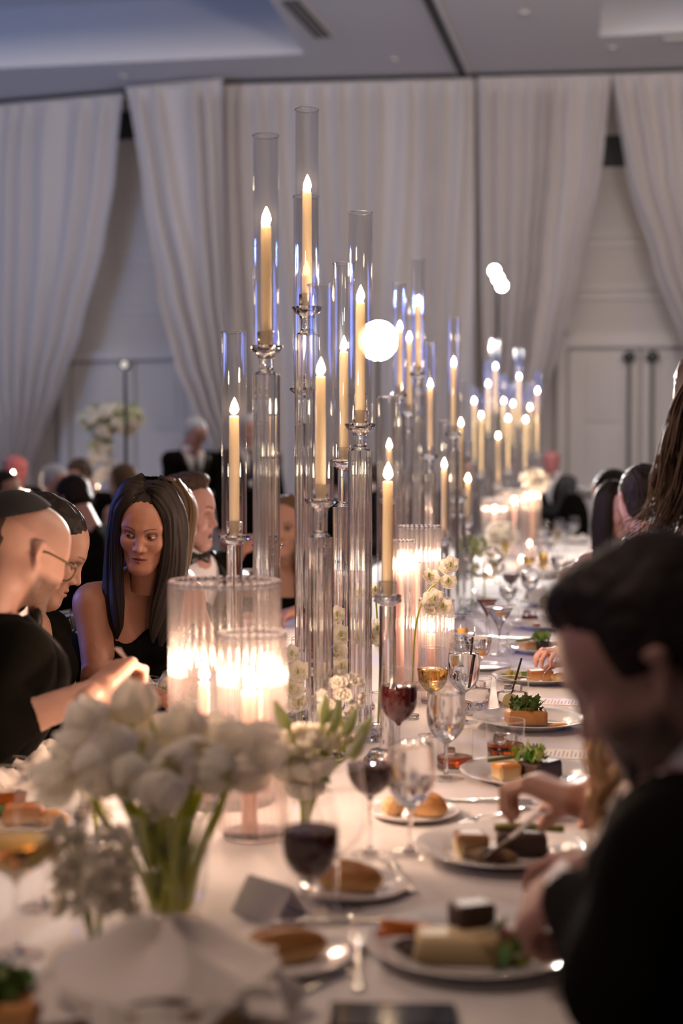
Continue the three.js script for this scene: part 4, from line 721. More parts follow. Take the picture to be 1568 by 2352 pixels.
{
  const p = person({
    label: 'young man in black dinner jacket and bow tie speaking, seen in profile', h: { skin: SKIN.pink, cell: 0.0035, mouth: 1, shaved: [0.3, 0.18, 0.14] }, head: at(427, 1182, 4.95), face: facing(0.96, -0.04, 0.24), neck: at(424, 1290, 5.0), hips: seat(400, 5.1), turn: facing(0.8, 0, 0.5), iris: [0.1, 0.12, 0.13],
    arms: [{ side: -1, elbow: at(456, 1420, 4.8), wrist: at(540, 1436, 4.7), point: at(590, 1436, 4.66) }, { side: 1, elbow: at(486, 1400, 5.2), wrist: at(556, 1420, 5.1), point: at(600, 1420, 5.05) }], wear: 'suit', tie: 'bow',
  });
  hairCap(p, M.hairBrown, (x, y, z) => Math.max(y - 0.066, Math.min(0.03 - z, y + 0.03 - (Math.abs(x) > 0.06 && z > -0.02 ? 0.03 : 0)), -0.01 - z), { thick: 0.011, high: 1.5, ops: [['e', [0, 0.125, 0.03, 0.055, 0.025, 0.05], 0.03]] });
}
{
  const p = person({
    label: 'woman with long light brown hair facing the camera between the candlestick stems', h: { female: 1, skin: SKIN.warm, cell: 0.004, makeup: 1, lip: [0.3, 0.11, 0.1] }, head: at(650, 1214, 5.9), face: facing(-0.08, -0.04, 1), neck: at(652, 1312, 5.95), hips: seat(650, 6.1), turn: facing(-0.05, 0, 1), iris: [0.1, 0.13, 0.14],
    arms: [{ side: -1, elbow: at(512, 1330, 5.6), wrist: at(556, 1262, 5.5), point: at(580, 1235, 5.46), curl: [0.7, 0.8, 0.9, 0.95, 1.0] }, { side: 1, elbow: at(730, 1400, 5.7), wrist: at(690, 1425, 5.5), point: at(650, 1425, 5.45) }], wear: 'dress', neckline: -0.10,
  });
  hairCap(p, M.hairLight, (x, y, z) => Math.max(y - 0.080 + Math.abs(x) * 0.4, Math.abs(x) > 0.055 ? 0.03 - z : -1, -0.0 - z), { thick: 0.013 });
  const g = []; for (const s of [-1, 1]) for (let k = 0; k < 4; k++) { const t = k / 3; g.push([[s * 0.02, 0.13, 0.02 - 0.06 * t], [s * 0.07, 0.09, 0.03 - 0.08 * t], [s * 0.085, 0, 0.03 - 0.07 * t], [s * 0.085, -0.12, 0.04 - 0.06 * t], [s * 0.08, -0.24, 0.06 - 0.06 * t], [s * 0.075, -0.36, 0.07 - 0.05 * t]]); }
  tress(p, M.hairLight, g.map((c) => c.map((q, i) => [...q, [0.02, 0.028, 0.03, 0.03, 0.026, 0.004][i], [0.008, 0.012, 0.014, 0.016, 0.012, 0.003][i]])), { wave: 0.008, seed: 41 });
}
// the man at the right, close to the camera
{
  const p = person({
    label: 'dark-haired man in black suit bending over his plate at right, closest to the camera', h: { skin: [0.36, 0.19, 0.15], cell: 0.003, beard: [0.03, 0.018, 0.012] }, head: at(1516, 1530, 1.55), face: facing(-0.80, -0.46, -0.28), neck: at(1612, 1800, 1.56), hips: at(1800, 2100, 1.62).setY(0.55), turn: facing(-0.9, 0, -0.3), cell: 0.012, handCell: 0.0035, openEyes: 0.4,
    arms: [{ side: 1, elbow: at(1430, 2270, 1.36), wrist: at(1310, 2030, 1.60), point: at(1200, 2110, 1.68), up: facing(-0.35, 0.75, 0.5), curl: [0.9, 1.0, 1.1, 1.15, 1.2], sleeve: 0.9, size: 1.08 }, { side: -1, elbow: at(1540, 2060, 1.86), wrist: at(1390, 2000, 1.98), point: at(1300, 1975, 2.05), curl: [0.6, 0.7, 0.8, 0.85, 0.9], sleeve: 0.9 }],
    wear: 'suit', tie: 'bow',
  });
  hairCap(p, M.hairBlack, (x, y, z) => Math.max(y - 0.050, Math.min(0.052 - z - Math.max(0, -y) * 0.9, y + 0.06 - (z > -0.03 ? 0.05 : 0)), -0.02 - z), { thick: 0.013, high: 1.35, ops: [['e', [0, 0.108, 0.045, 0.052, 0.026, 0.040], 0.03]] });
}
// the blond woman behind him, leaning over her plate
{
  const p = person({
    label: 'woman with long blond curls in a black dress, hidden behind the closest man', h: { female: 1, skin: SKIN.fair, cell: 0.004 }, head: at(1500, 1560, 2.2), face: facing(-0.8, -0.5, -0.1), neck: at(1560, 1720, 2.24), hips: seat(1640, 2.36), turn: facing(-0.92, 0, -0.1), handCell: 0.0035, openEyes: 0.3,
    arms: [{ side: 1, elbow: at(1470, 1930, 2.04), wrist: at(1336, 1846, 2.12), point: at(1240, 1806, 2.16), up: facing(-0.2, 0.95, -0.15), curl: [0.9, 1.05, 1.15, 1.2, 1.25], size: 1.02 }, { side: -1, elbow: at(1480, 1930, 2.5), wrist: at(1392, 1900, 2.5), point: at(1340, 1900, 2.5) }], wear: 'dress', neckline: -0.07,
  });
  hairCap(p, M.hairBlond, (x, y, z) => Math.max(y - 0.074 + Math.abs(x) * 0.3, Math.abs(x) > 0.05 ? 0.02 - z : -1, -0.01 - z), { thick: 0.014 });
  const L = (...pts) => pts.map(([x, y, d]) => at(x, y, d).sub(p.base).toArray());
  const strands = [L([1440, 1560, 2.12], [1396, 1650, 2.1], [1366, 1730, 2.08], [1386, 1810, 2.06], [1408, 1890, 2.06], [1372, 1960, 2.06], [1390, 1996, 2.06]), L([1450, 1570, 2.12], [1416, 1660, 2.1], [1426, 1750, 2.08], [1372, 1830, 2.06], [1376, 1910, 2.06], [1408, 1980, 2.06]), L([1460, 1570, 2.14], [1436, 1680, 2.12], [1392, 1760, 2.1], [1428, 1850, 2.08], [1430, 1930, 2.06], [1404, 1990, 2.06]), L([1560, 1600, 2.1], [1552, 1700, 2.08], [1520, 1780, 2.04], [1532, 1860, 2.02], [1498, 1940, 2.0], [1490, 1975, 2.0])];
  tress(p, M.hairBlond, strands.map((c) => c.map((q, i) => [...q, [0.012, 0.014, 0.013, 0.012, 0.010, 0.007, 0.002][i], [0.008, 0.009, 0.008, 0.008, 0.007, 0.005, 0.002][i]])), { inRoom: 1, out: facing(-0.4, 0, 1), wave: 0.008, turns: 16, seed: 51 });
  locks(p, M.hairBlond, strands, { n: 16, r: 0.0013, spread: 0.02, wave: 0.016, seed: 52, inRoom: 1 });
}
// the woman standing at the right edge, her hair lit from behind
{
  const p = person({ label: 'standing woman with long wavy brown hair, cut off by the right edge', h: { female: 1, skin: SKIN.pink, cell: 0.004 }, head: at(1656, 945, 2.92), face: facing(-0.45, -0.25, -0.85), neck: at(1672, 1150, 2.96), hips: at(1740, 1500, 2.98).setY(0.9), turn: facing(-0.9, 0, -0.2), stand: 1, arms: [{ side: 1, elbow: at(1640, 1500, 2.75), wrist: at(1560, 1600, 2.7) }, { side: -1, elbow: at(1660, 1500, 3.15), wrist: at(1600, 1600, 3.1) }], wear: 'dress', neckline: -0.14 });
  hairCap(p, M.hairBrown, (x, y, z) => Math.max(y - 0.07, 0.03 - z), { thick: 0.02, high: 1.1 });
  const L = (...pts) => pts.map(([x, y, d]) => at(x, y, d).sub(p.base).toArray());
  hairCap(p, M.hairBrown, (x, y, z) => 0.05 - z, { thick: 0.022, ops: [['c', [0, 0, -0.06, 0.02, -0.2, -0.05, 0.09, 0.075], 0.04]] });
  locks(p, M.hairBrown, [L([1610, 850, 2.86], [1572, 930, 2.84], [1548, 1020, 2.82], [1536, 1110, 2.8], [1512, 1190, 2.8], [1470, 1240, 2.8]), L([1620, 880, 2.84], [1590, 980, 2.82], [1566, 1080, 2.8], [1540, 1180, 2.78], [1500, 1250, 2.78]), L([1640, 900, 2.84], [1600, 1020, 2.8], [1580, 1120, 2.78], [1556, 1220, 2.76], [1524, 1290, 2.76])], { n: 60, r: 0.0028, spread: 0.034, wave: 0.014, seed: 61, inRoom: 1 });
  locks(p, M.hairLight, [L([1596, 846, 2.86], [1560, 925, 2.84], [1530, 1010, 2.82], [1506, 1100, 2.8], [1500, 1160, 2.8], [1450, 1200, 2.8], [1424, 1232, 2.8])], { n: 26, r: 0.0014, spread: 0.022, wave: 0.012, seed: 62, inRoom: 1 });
}
{
  person({ label: 'guest beyond the right edge, only the hand with a fork in view', h: { female: 1, skin: SKIN.pink, cell: 0.006 }, head: at(1660, 1140, 4.25), face: facing(-0.9, -0.3, 0), neck: at(1668, 1280, 4.3), hips: seat(1700, 4.36), turn: facing(-1, 0, 0), cell: 0.015, arms: [{ side: 1, elbow: at(1440, 1560, 4.1), wrist: at(1332, 1522, 4.06), point: at(1280, 1496, 4.04), curl: [0.7, 0.8, 0.9, 0.95, 1] }], wear: 'dress', neckline: -0.08 });
}
{
  const p = person({ label: 'man with short dark hair seen from behind, right of the far table', h: { skin: SKIN.pink, cell: 0.005 }, head: at(1474, 1150, 5.3), face: facing(-0.15, -0.12, -1), neck: at(1490, 1262, 5.34), hips: seat(1520, 5.4), turn: facing(-0.95, 0, -0.1), cell: 0.016, arms: [{ side: 1, elbow: at(1440, 1390, 5.2), wrist: at(1370, 1400, 5.1) }], wear: 'suit', tie: 'bow' });
  hairCap(p, M.hairBlack, (x, y, z) => Math.max(y - 0.05, Math.min(0.04 - z, y + 0.10)), { thick: 0.010 });
}
{
  const p = person({ label: 'woman with straight dark hair, her face half hidden by the man seen from behind', h: { female: 1, skin: SKIN.pink, cell: 0.004, makeup: 1 }, head: at(1420, 1176, 6.2), face: facing(0.42, -0.1, 0.9), neck: at(1418, 1270, 6.24), hips: seat(1440, 6.3), turn: facing(-0.7, 0, 0.6), arms: [{ side: 1, elbow: at(1400, 1370, 6.1), wrist: at(1340, 1390, 6.0) }], wear: 'dress', neckline: -0.08 });
  hairCap(p, M.hairBlack, (x, y, z) => Math.max(y - 0.078 + Math.abs(x) * 0.4, Math.abs(x) > 0.052 ? 0.035 - z : -1, -z), { thick: 0.013 });
  const g = []; for (const s of [-1, 1]) for (let k = 0; k < 4; k++) { const t = k / 3; g.push([[s * 0.03, 0.13, 0.02 - 0.06 * t], [s * 0.072, 0.08, 0.03 - 0.08 * t], [s * 0.084, -0.02, 0.03 - 0.08 * t], [s * 0.084, -0.14, 0.03 - 0.07 * t], [s * 0.08, -0.28, 0.04 - 0.07 * t]]); }
  tress(p, M.hairBlack, g.map((c) => c.map((q, i) => [...q, [0.02, 0.028, 0.03, 0.03, 0.008][i], [0.008, 0.012, 0.014, 0.014, 0.004][i]])), { seed: 71 });
}
{
  const p = person({ label: 'woman with dark hair pinned up, seen from behind at the far right of the table', h: { female: 1, skin: SKIN.pink, cell: 0.005 }, head: at(1402, 1140, 7.4), face: facing(-0.5, -0.15, -0.75), neck: at(1396, 1212, 7.42), hips: seat(1420, 7.5), turn: facing(-0.9, 0, -0.1), cell: 0.016, arms: [{ side: 1, elbow: at(1372, 1280, 7.3), wrist: at(1330, 1300, 7.2) }], wear: 'dress', neckline: -0.16 });
  hairCap(p, M.hairBlack, (x, y, z) => Math.max(y - 0.06, 0.02 - z - Math.max(0, -y) * 0.8), { thick: 0.014, ops: [['e', [0, 0.03, -0.13, 0.045, 0.045, 0.04], 0.02]] });
}
// guests at the round tables and the men standing at the back
function farGuest(label, x, y, depth, face, o = {}) {
  const hd = at(x, y, depth), p = person({ label, h: { female: o.female, skin: o.skin ?? SKIN.pink, cell: 0.007, ...(o.h ?? {}) }, head: hd, face, hips: hd.clone().add(V(0, 0, 0)).addScaledVector(face.clone().setY(0).normalize(), -0.12).setY(o.stand ? 0.93 : 0.52), turn: o.turn ?? face, neck: hd.clone().add(V(0, -0.165, 0)).addScaledVector(face.clone().setY(0).normalize(), -0.05), stand: o.stand, cell: 0.02, handCell: 0.006, arms: o.arms ?? [1, -1].map((s) => { const f = (o.turn ?? face).clone().setY(0).normalize(), sd = V(f.z, 0, -f.x); const e = hd.clone().addScaledVector(sd, s * 0.25).add(V(0, -0.56, 0)); return { side: s, elbow: e, wrist: e.clone().addScaledVector(f, o.stand ? 0.08 : 0.22).add(V(0, o.stand ? -0.22 : 0.03, 0)) }; }), wear: o.female ? 'dress' : 'suit', tie: o.tie ?? 'bow', neckline: -0.1, cloth: o.cloth, jacket: o.jacket });
  const bald = (x, y, z) => Math.min(-z - 0.03, y + 0.05, 0.07 - y), full = (x, y, z) => Math.max(y - 0.056, Math.min(0.035 - z, y + 0.06));
  hairCap(p, o.hair ?? M.hairBrown, o.female ? (x, y, z) => Math.max(y - 0.066, 0.03 - z) : o.bald ? bald : full, { thick: o.bald ? 0.004 : 0.014, high: 1.3, cell: 0.007, ops: o.female ? [['c', [0, 0, -0.06, 0, -0.17, -0.05, 0.085, 0.07], 0.04]] : [] });
  return p;
}
{
  const p = farGuest('grey-haired man in dark suit and tie standing before the left doors', 448, 998, 11.8, facing(0.6, -0.42, 0.55), { stand: 1, tie: [0.09, 0.085, 0.095], hair: M.hairGrey, skin: SKIN.pink, turn: facing(0.5, 0, 0.85) });
  const gl = []; for (const s of [-1, 1]) gl.push(new THREE.TorusGeometry(0.02, 0.002, 6, 18).translate(s * 0.031, 0.002, 0.106), sweep([V(s * 0.05, 0.008, 0.104), V(s * 0.08, 0.01, 0)], 0.002, 5, 3)); part(p.root, 'glasses', merge(gl), M.metalBlack).applyMatrix4(p.Mh);
}
farGuest('man in dark suit standing behind the leftmost candlestick', 574, 992, 11.4, facing(0.3, -0.1, 0.9), { stand: 1, tie: [0.05, 0.05, 0.06], hair: M.hairGrey });
farGuest('red-lit man in black turned to the right at the left round table', 36, 1080, 11.6, facing(0.5, -0.1, 0.4), { skin: [0.62, 0.16, 0.16], bald: 1, turn: facing(0.1, 0, 1) });  // the red light on his face is put into the skin colour
farGuest('white-haired guest in black leaning in at the left round table', 128, 1110, 10.8, facing(0.8, -0.2, 0.3), { hair: M.hairGrey, skin: SKIN.pink, turn: facing(0.15, 0, 0.9) });
farGuest('man in black suit bowing his head behind the white-haired guest', 182, 1092, 12.0, facing(-0.6, -0.45, 0.5), { hair: M.hairBrown, turn: facing(-0.1, 0, 0.9) });
farGuest('black-suited guest with his back turned, behind the woman bowing', 168, 1150, 8.0, facing(-0.7, -0.45, -0.5), { hair: M.hairBlack });
farGuest('dark-haired guest at the very left edge of the photograph', 12, 1128, 9.6, facing(0.8, -0.1, 0.3), { hair: M.hairBlack, skin: SKIN.warm });
farGuest('woman with bobbed brown hair and bare shoulders at the left round table', 281, 1110, 10.4, facing(-0.75, -0.1, -0.5), { female: 1, hair: M.hairLight, cloth: S([0.5, 0.4, 0.4]) });
farGuest('man in black at the right back, white shirt sleeve showing', 1266, 1062, 15, facing(-0.5, -0.15, 0.7), { stand: 1, skin: [0.55, 0.2, 0.19], jacket: S([0.03, 0.028, 0.028]), bald: 1 });
farGuest('guest in dark clothes glimpsed between the near candlestick stems', 776, 1105, 10.8, facing(-0.6, -0.1, -0.6), { hair: M.hairBlack });
farGuest('guest in dark clothes glimpsed right of the near cluster', 856, 1096, 15.2, facing(0.5, 0, -0.6), { hair: M.hairBrown });
farGuest('guest in dark clothes left of the far candlesticks', 1070, 1086, 13.2, facing(0.3, 0, 0.8), { hair: M.hairBrown, stand: 0 });
// ---------------------------------------------------------------- glasses
// each kind: profile of the bowl wall from the rim down to the stem, stem height, foot radius; drawn from the measured rim, bowl and foot in the photograph
function profile(pts, n = 24) { const c = new THREE.SplineCurve(pts.map(([r, y]) => new THREE.Vector2(r, y))); return c.getPoints(n).map((p) => [Math.max(p.x, 0), p.y]); }
const KIND = {
  wine: { h: 0.215, bowl: [[0.032, 1], [0.037, 0.88], [0.0405, 0.76], [0.038, 0.63], [0.026, 0.53], [0.010, 0.475], [0.0042, 0.44]], foot: 0.036 },
  goblet: { h: 0.19, bowl: [[0.033, 1], [0.0365, 0.86], [0.039, 0.70], [0.036, 0.56], [0.024, 0.45], [0.010, 0.39], [0.0046, 0.36]], foot: 0.035 },
  white: { h: 0.205, bowl: [[0.028, 1], [0.033, 0.86], [0.0365, 0.74], [0.034, 0.62], [0.022, 0.53], [0.009, 0.48], [0.004, 0.45]], foot: 0.034 },
  flute: { h: 0.225, bowl: [[0.022, 1], [0.0245, 0.85], [0.0255, 0.7], [0.022, 0.52], [0.012, 0.42], [0.006, 0.38], [0.004, 0.36]], foot: 0.031 },
  martini: { h: 0.17, bowl: [[0.055, 1], [0.046, 0.92], [0.030, 0.76], [0.014, 0.61], [0.005, 0.53], [0.004, 0.5]], foot: 0.037, straight: 1 },
  coupe: { h: 0.16, bowl: [[0.052, 1], [0.053, 0.93], [0.049, 0.84], [0.036, 0.74], [0.016, 0.66], [0.005, 0.60], [0.004, 0.57]], foot: 0.036 },
};
const inside = (pts, y, d = 0.0012) => { for (let i = 0; i < pts.length - 1; i++) if (pts[i][1] >= y && pts[i + 1][1] <= y) { const t = (pts[i][1] - y) / (pts[i][1] - pts[i + 1][1]); return Math.max(lerp(pts[i][0], pts[i + 1][0], t) - d, 0.0005); } return 0.0005; };
function stemGlass(kind, label, pos, o = {}) {
  const K = KIND[kind], s = o.s ?? 1, h = K.h * s, wall = (K.straight ? K.bowl : profile(K.bowl)).map(([r, y]) => [r * s, y * h]), end = wall.at(-1)[1];
  const t = thing(o.name ?? { wine: 'wine_glass', goblet: 'water_goblet', white: 'wine_glass', flute: 'champagne_flute', martini: 'martini_glass', coupe: 'coupe_glass' }[kind], label, 'glass', pos, o.turn ?? 0, o.group);
  part(t, 'bowl', cached('bowl' + kind + s, () => lathe(wall, 36)), M.pane);
  part(t, 'rim', cached('rim' + kind + s, () => new THREE.TorusGeometry(wall[0][0], 0.0007, 6, 40).rotateX(Math.PI / 2).translate(0, h, 0)), M.crystal);
  part(t, 'stem', cached('stem' + kind + s, () => lathe([[0, 0.004], [0.012 * s, 0.0045], [0.005 * s, 0.010], [0.0036, 0.02], [0.0034, end * 0.6], [0.0042 * s, end], [wall.at(-4)[0] * 0.8, wall.at(-4)[1]], [0, wall.at(-4)[1] + 0.002]], 18)), M.crystal);
  part(t, 'foot', cached('foot' + kind + s, () => lathe([[0, 0.0008], [K.foot * s, 0.0008], [K.foot * s, 0.002], [0.012 * s, 0.0045], [0, 0.0045]], 32)), M.pane);
  if (o.fill) {
    const yl = o.fill * h, body = wall.filter(([, y]) => y < yl).map(([r, y]) => [Math.max(r - 0.0011, 0.0004), y]);
    part(t, o.liquidName ?? 'wine', lathe([[0, yl], [inside(wall, yl), yl], ...body, [0, body.at(-1)[1]]], 36), o.liquid);
  }
  if (o.straw) part(t, 'straw', sweep([V(0.01, end + 0.02, 0), V(o.straw[0], h * o.straw[2], o.straw[1])], 0.0028, 8, 1), M.dark);
  if (o.peel) part(t, 'orange_peel', sheet((u, v) => V(Math.cos(u * 2.2) * 0.018 * s, yOf(o.peel, h) + v * 0.014, Math.sin(u * 2.2) * 0.018 * s), 8, 2), PEEL);
  return t;
}
const yOf = (k, h) => k * h, PEEL = S([0.85, 0.42, 0.08], { roughness: 0.5, side: THREE.DoubleSide });
function tumbler(label, pos, o = {}) {
  const s = o.s ?? 1, h = (o.h ?? 0.09) * s, r0 = (o.base ?? 0.033) * s, r1 = (o.flare ?? 0.040) * s, t = thing('tumbler', label, 'glass', pos, o.turn ?? 0, o.group);
  part(t, 'glass_wall', lathe([[r1, h], [lerp(r0, r1, 0.5), h * 0.5], [r0, 0.004], [r0 - 0.003, 0.001]], 36), M.pane);
  part(t, 'glass_bottom', lathe([[0, 0.001], [r0 - 0.002, 0.001], [r0 - 0.0012, 0.004], [r0 - 0.001, 0.012], [0, 0.010]], 30), M.crystal);
  part(t, 'rim', new THREE.TorusGeometry(r1, 0.0009, 6, 40).rotateX(Math.PI / 2).translate(0, h, 0), M.crystal);
  if (o.liquid) { const y = h * (o.fill ?? 0.4), rl = lerp(r0, r1, y / h) - 0.0012; part(t, 'drink', lathe([[0, y], [rl, y], [r0 - 0.0012, 0.0125], [0, 0.0125]], 36), o.liquid); }
  for (let k = 0; k < (o.ice ?? 0); k++) part(t, 'ice_cube', new RoundedBoxGeometry(0.022, 0.022, 0.022, 2, 0.004).rotateX(k * 1.3 + 0.4).rotateY(k * 2.1).translate((k % 2 - 0.5) * 0.022, h * (o.fill ?? 0.4) + 0.004 + k * 0.004, (k > 1 ? 0.5 : -0.5) * 0.02), M.ice);
  if (o.straw) part(t, 'straw', sweep([V(-0.012, 0.014, 0.0), V(o.straw[0], h * 1.55, o.straw[1])], 0.0028, 8, 1), M.dark);
  if (o.lemon) part(t, 'lemon_slice', merge([lathe([[0, -0.002], [0.016, -0.002], [0.0185, 0], [0.016, 0.002], [0, 0.002]], 24)]).rotateX(1.3).rotateY(0.3).translate(-0.004, h * 0.34, 0.012), S([0.86, 0.72, 0.28], { roughness: 0.4 }));
  return t;
}
// where each stands: (x, y) of the foot on the cloth
const F = (x, y) => onTable(x, y);
stemGlass('wine', 'nearest red wine glass, in front of the small white roses', F(712, 2186), { fill: 0.80, liquid: M.redWine, s: 0.92 });
stemGlass('goblet', 'empty wine glass just behind the nearest red wine', F(772, 2092), { s: 1.08 });
stemGlass('wine', 'red wine glass just right of the small white roses', F(850, 1965), { fill: 0.72, liquid: M.redWine, s: 0.94 });
stemGlass('goblet', 'large clear water goblet left of the bread roll with butter', F(942, 1962), { fill: 0.92, liquid: M.water, liquidName: 'water', s: 1.02 });
stemGlass('wine', 'red wine glass behind the rightmost near candlestick', F(915, 1768), { fill: 0.84, liquid: M.redWine, s: 0.96 });
stemGlass('goblet', 'water goblet between the red wine and the whiskey tumblers', F(1024, 1790), { fill: 0.9, liquid: M.water, liquidName: 'water' });
stemGlass('white', 'glass of white wine beside the tall ribbed vase', F(993, 1690), { fill: 0.76, liquid: M.whiteWine });
stemGlass('goblet', 'large water goblet with black straw right of the white wine', F(1064, 1660), { fill: 0.88, liquid: M.water, liquidName: 'water', straw: [0.02, -0.02, 1.06], s: 1.02 });
stemGlass('goblet', 'water goblet with orange peel left of the martini', F(1060, 1560), { fill: 0.72, liquid: M.water, liquidName: 'water', peel: 0.72 });
stemGlass('goblet', 'rounded water goblet with orange peel in front of the martini', F(1096, 1580), { fill: 0.74, liquid: M.water, liquidName: 'water', peel: 0.5 });
stemGlass('martini', 'martini glass with a curl of orange peel', F(1146, 1506), { fill: 0.94, liquid: M.water, liquidName: 'drink', peel: 0.8 });
stemGlass('goblet', 'empty stemmed goblet just right of the martini', F(1166, 1500), { s: 0.95 });
stemGlass('martini', 'martini glass holding a red cocktail', F(1118, 1470), { fill: 0.86, liquid: M.rose, liquidName: 'cocktail' });
stemGlass('goblet', 'clear goblet behind the red cocktail', F(1166, 1420), { fill: 0.7, liquid: M.water, liquidName: 'water', s: 0.95 });
stemGlass('wine', 'small far glass of red wine beyond the red cocktail', F(1172, 1392), { fill: 0.7, liquid: M.redWine, s: 0.95 });
stemGlass('goblet', 'sparkling water goblet before the standing place card', F(1216, 1396), { fill: 0.85, liquid: M.water, liquidName: 'water' });
stemGlass('flute', 'champagne flute with golden wine, left of the far goblet', F(1246, 1350), { fill: 0.8, liquid: M.whiteWine });
stemGlass('white', 'far glass of white wine left of the champagne flute', F(1212, 1344), { fill: 0.72, liquid: M.whiteWine });
stemGlass('goblet', 'far water goblet right of the champagne flute', F(1282, 1350), { fill: 0.85, liquid: M.water, liquidName: 'water' });
stemGlass('coupe', 'glass of pale wine at the left edge, nearest the camera', F(38, 2196), { fill: 0.93, liquid: M.whiteWine, s: 1.0 });
stemGlass('goblet', 'empty glass with a sparkling rim left of the tulip vase', F(100, 2086), { s: 1.0 });
stemGlass('flute', 'slim empty glass between the left plate and the tulips', F(190, 1964), {});
stemGlass('goblet', 'dark water goblet on the cloth right of the ribbed vases', F(700, 1640), { fill: 0.85, liquid: M.water, liquidName: 'water' });
stemGlass('wine', 'wine glass half hidden left of the near candlestick stems', F(672, 1660), { s: 0.95, fill: 0.7, liquid: M.redWine });
// the sparkle of glasses along the far table
{
  const spots = [[1136, 1338, 'goblet', 'left of the white wine'], [1160, 1310, 'flute', 'behind the glowing votive'], [1190, 1288, 'goblet', 'behind the far votive'], [1236, 1302, 'wine', 'before the far plates'], [1262, 1290, 'goblet', 'beside the far plates'], [1276, 1272, 'flute', 'behind the far plates'], [1300, 1262, 'goblet', 'near the woman with pinned hair'], [1248, 1262, 'wine', 'right of the far ribbed vases'], [1318, 1250, 'wine', 'at the very end of the row'], [1284, 1246, 'goblet', 'at the end of the table'], [1150, 1286, 'wine', 'before the far candlesticks'], [1108, 1300, 'goblet', 'left of the far candlesticks'], [1082, 1356, 'goblet', 'beside the pale hydrangea'], [1060, 1384, 'wine', 'behind the orchid blossoms']];
  for (const [x, y, k, w] of spots) stemGlass(k, 'clear ' + { goblet: 'goblet', flute: 'champagne flute', wine: 'wine glass' }[k] + ' ' + w, F(x, y), { fill: 0.75, liquid: k === 'flute' ? M.whiteWine : M.water, liquidName: 'drink', group: 'glasses sparkling along the far table' });
}
tumbler('tumbler of amber whiskey with ice before the fish plate', F(1160, 1752), { liquid: M.whiskey, fill: 0.45, ice: 3, flare: 0.041, base: 0.038 });
tumbler('tumbler with a little amber whiskey behind the water goblet', F(1044, 1768), { liquid: M.whiskey, fill: 0.3, ice: 1, flare: 0.039, base: 0.037 });
tumbler('tumbler with black straw and lemon slice above the fish plate', F(1176, 1640), { liquid: M.water, fill: 0.6, ice: 2, flare: 0.043, base: 0.035, straw: [0.022, -0.01], lemon: 1 });
tumbler('clear tumbler of ice behind the water goblet with straw', F(1092, 1640), { liquid: M.water, fill: 0.7, ice: 2 });
tumbler('far tumbler with reddish drink and ice right of the martini', F(1216, 1432), { liquid: M.rose, fill: 0.35, ice: 3 });
tumbler('small tumbler on the cloth near the left plate', F(18, 1862), { liquid: M.whiskey, fill: 0.35 });
tumbler('low clear tumbler beside the bowing woman’s plate', F(330, 1640), { liquid: M.water, fill: 0.6, ice: 1 });

// ---------------------------------------------------------------- plates, food, bread
const PLATE = lathe([[0, 0.004], [0.078, 0.004], [0.084, 0.006], [0.098, 0.015], [0.128, 0.021], [0.1345, 0.0225], [0.1355, 0.0215], [0.129, 0.0185], [0.099, 0.011], [0.082, 0.001], [0.06, 0.0], [0, 0.0005]], 64);
const SMALL = lathe([[0, 0.003], [0.05, 0.003], [0.056, 0.005], [0.078, 0.012], [0.0815, 0.0125], [0.079, 0.009], [0.054, 0.001], [0, 0.0005]], 48);
function plate(label, pos, s = 1, small = 0, group) { const t = thing(small ? 'bread_plate' : 'dinner_plate', label, 'plate', pos, R() * 6, group); const m = part(t, 'china', small ? SMALL : PLATE, M.china); m.scale.setScalar(s); return t; }
const crust = (a, b, seed, f = 40) => (x, y, z) => { const n = fbm(x * f + seed, y * f, z * f); return a.map((v, i) => lerp(v, b[i], sstep(n, 0.3, 0.7))); };
const BROWN = [0.07, 0.030, 0.012], GOLD = [0.55, 0.24, 0.06], CREAM = [0.62, 0.48, 0.26], MEAT = [0.045, 0.020, 0.014], GREEN = [0.12, 0.20, 0.03], LIME = [0.35, 0.42, 0.10], ORANGE = [0.72, 0.20, 0.03], PINKM = [0.35, 0.10, 0.10];
function food(name, label, cat, pos, geo, turn = 0, group) { return solo(name, geo, M.foodV, label, cat, pos, turn, group); }
function greens(n, r, h, seed, c1 = GREEN, c2 = LIME) { const q = rng(seed), g = []; for (let k = 0; k < n; k++) { const a = q() * 6.28, d = Math.sqrt(q()) * r, L = 0.012 + q() * 0.02, lean = q() * 1.2, w = 0.004 + q() * 0.005, b = q() * 6.28, x = Math.cos(a) * d, z = Math.sin(a) * d, y = q() * h * (1 - d / r * 0.5), col = c1.map((v, i) => lerp(v, c2[i], q())); g.push(tint(sheet((u, v) => { const t = v * L, ww = w * Math.sin(Math.PI * (0.1 + v * 0.85)) * (1 + 0.4 * Math.sin(v * 14)), s = (u - 0.5) * 2 * ww; return V(x + Math.cos(b) * Math.sin(lean) * t - Math.sin(b) * s, y + Math.cos(lean) * t + 0.3 * Math.abs(s), z + Math.sin(b) * Math.sin(lean) * t + Math.cos(b) * s); }, 3, 7), col)); } return merge(g); }
function slab(w, h, d, seed, colTop, colSide, rough = 0.34) { const g = new RoundedBoxGeometry(w, h, d, 10, Math.min(w, h, d) * 0.24), m = indexed(g), p = m.attributes.position; for (let i = 0; i < p.count; i++) { const x = p.getX(i), y = p.getY(i), z = p.getZ(i), n = 1 + (fbm(x * 60 + seed, y * 60, z * 60) - 0.5) * rough; p.setXYZ(i, x * n, y * n + h / 2, z * n); } m.computeVertexNormals(); return paint(m, (x, y, z) => { const n = fbm(x * 90 + seed, y * 90, z * 90), t = sstep(y, h * 0.55, h * 0.85); return colTop.map((v, i) => lerp(colSide[i], v, t) * (0.65 + 0.7 * n)); }); }
const onPlate = (p, dx, dz, dy = 0.0045) => p.clone().add(V(dx, dy, dz));
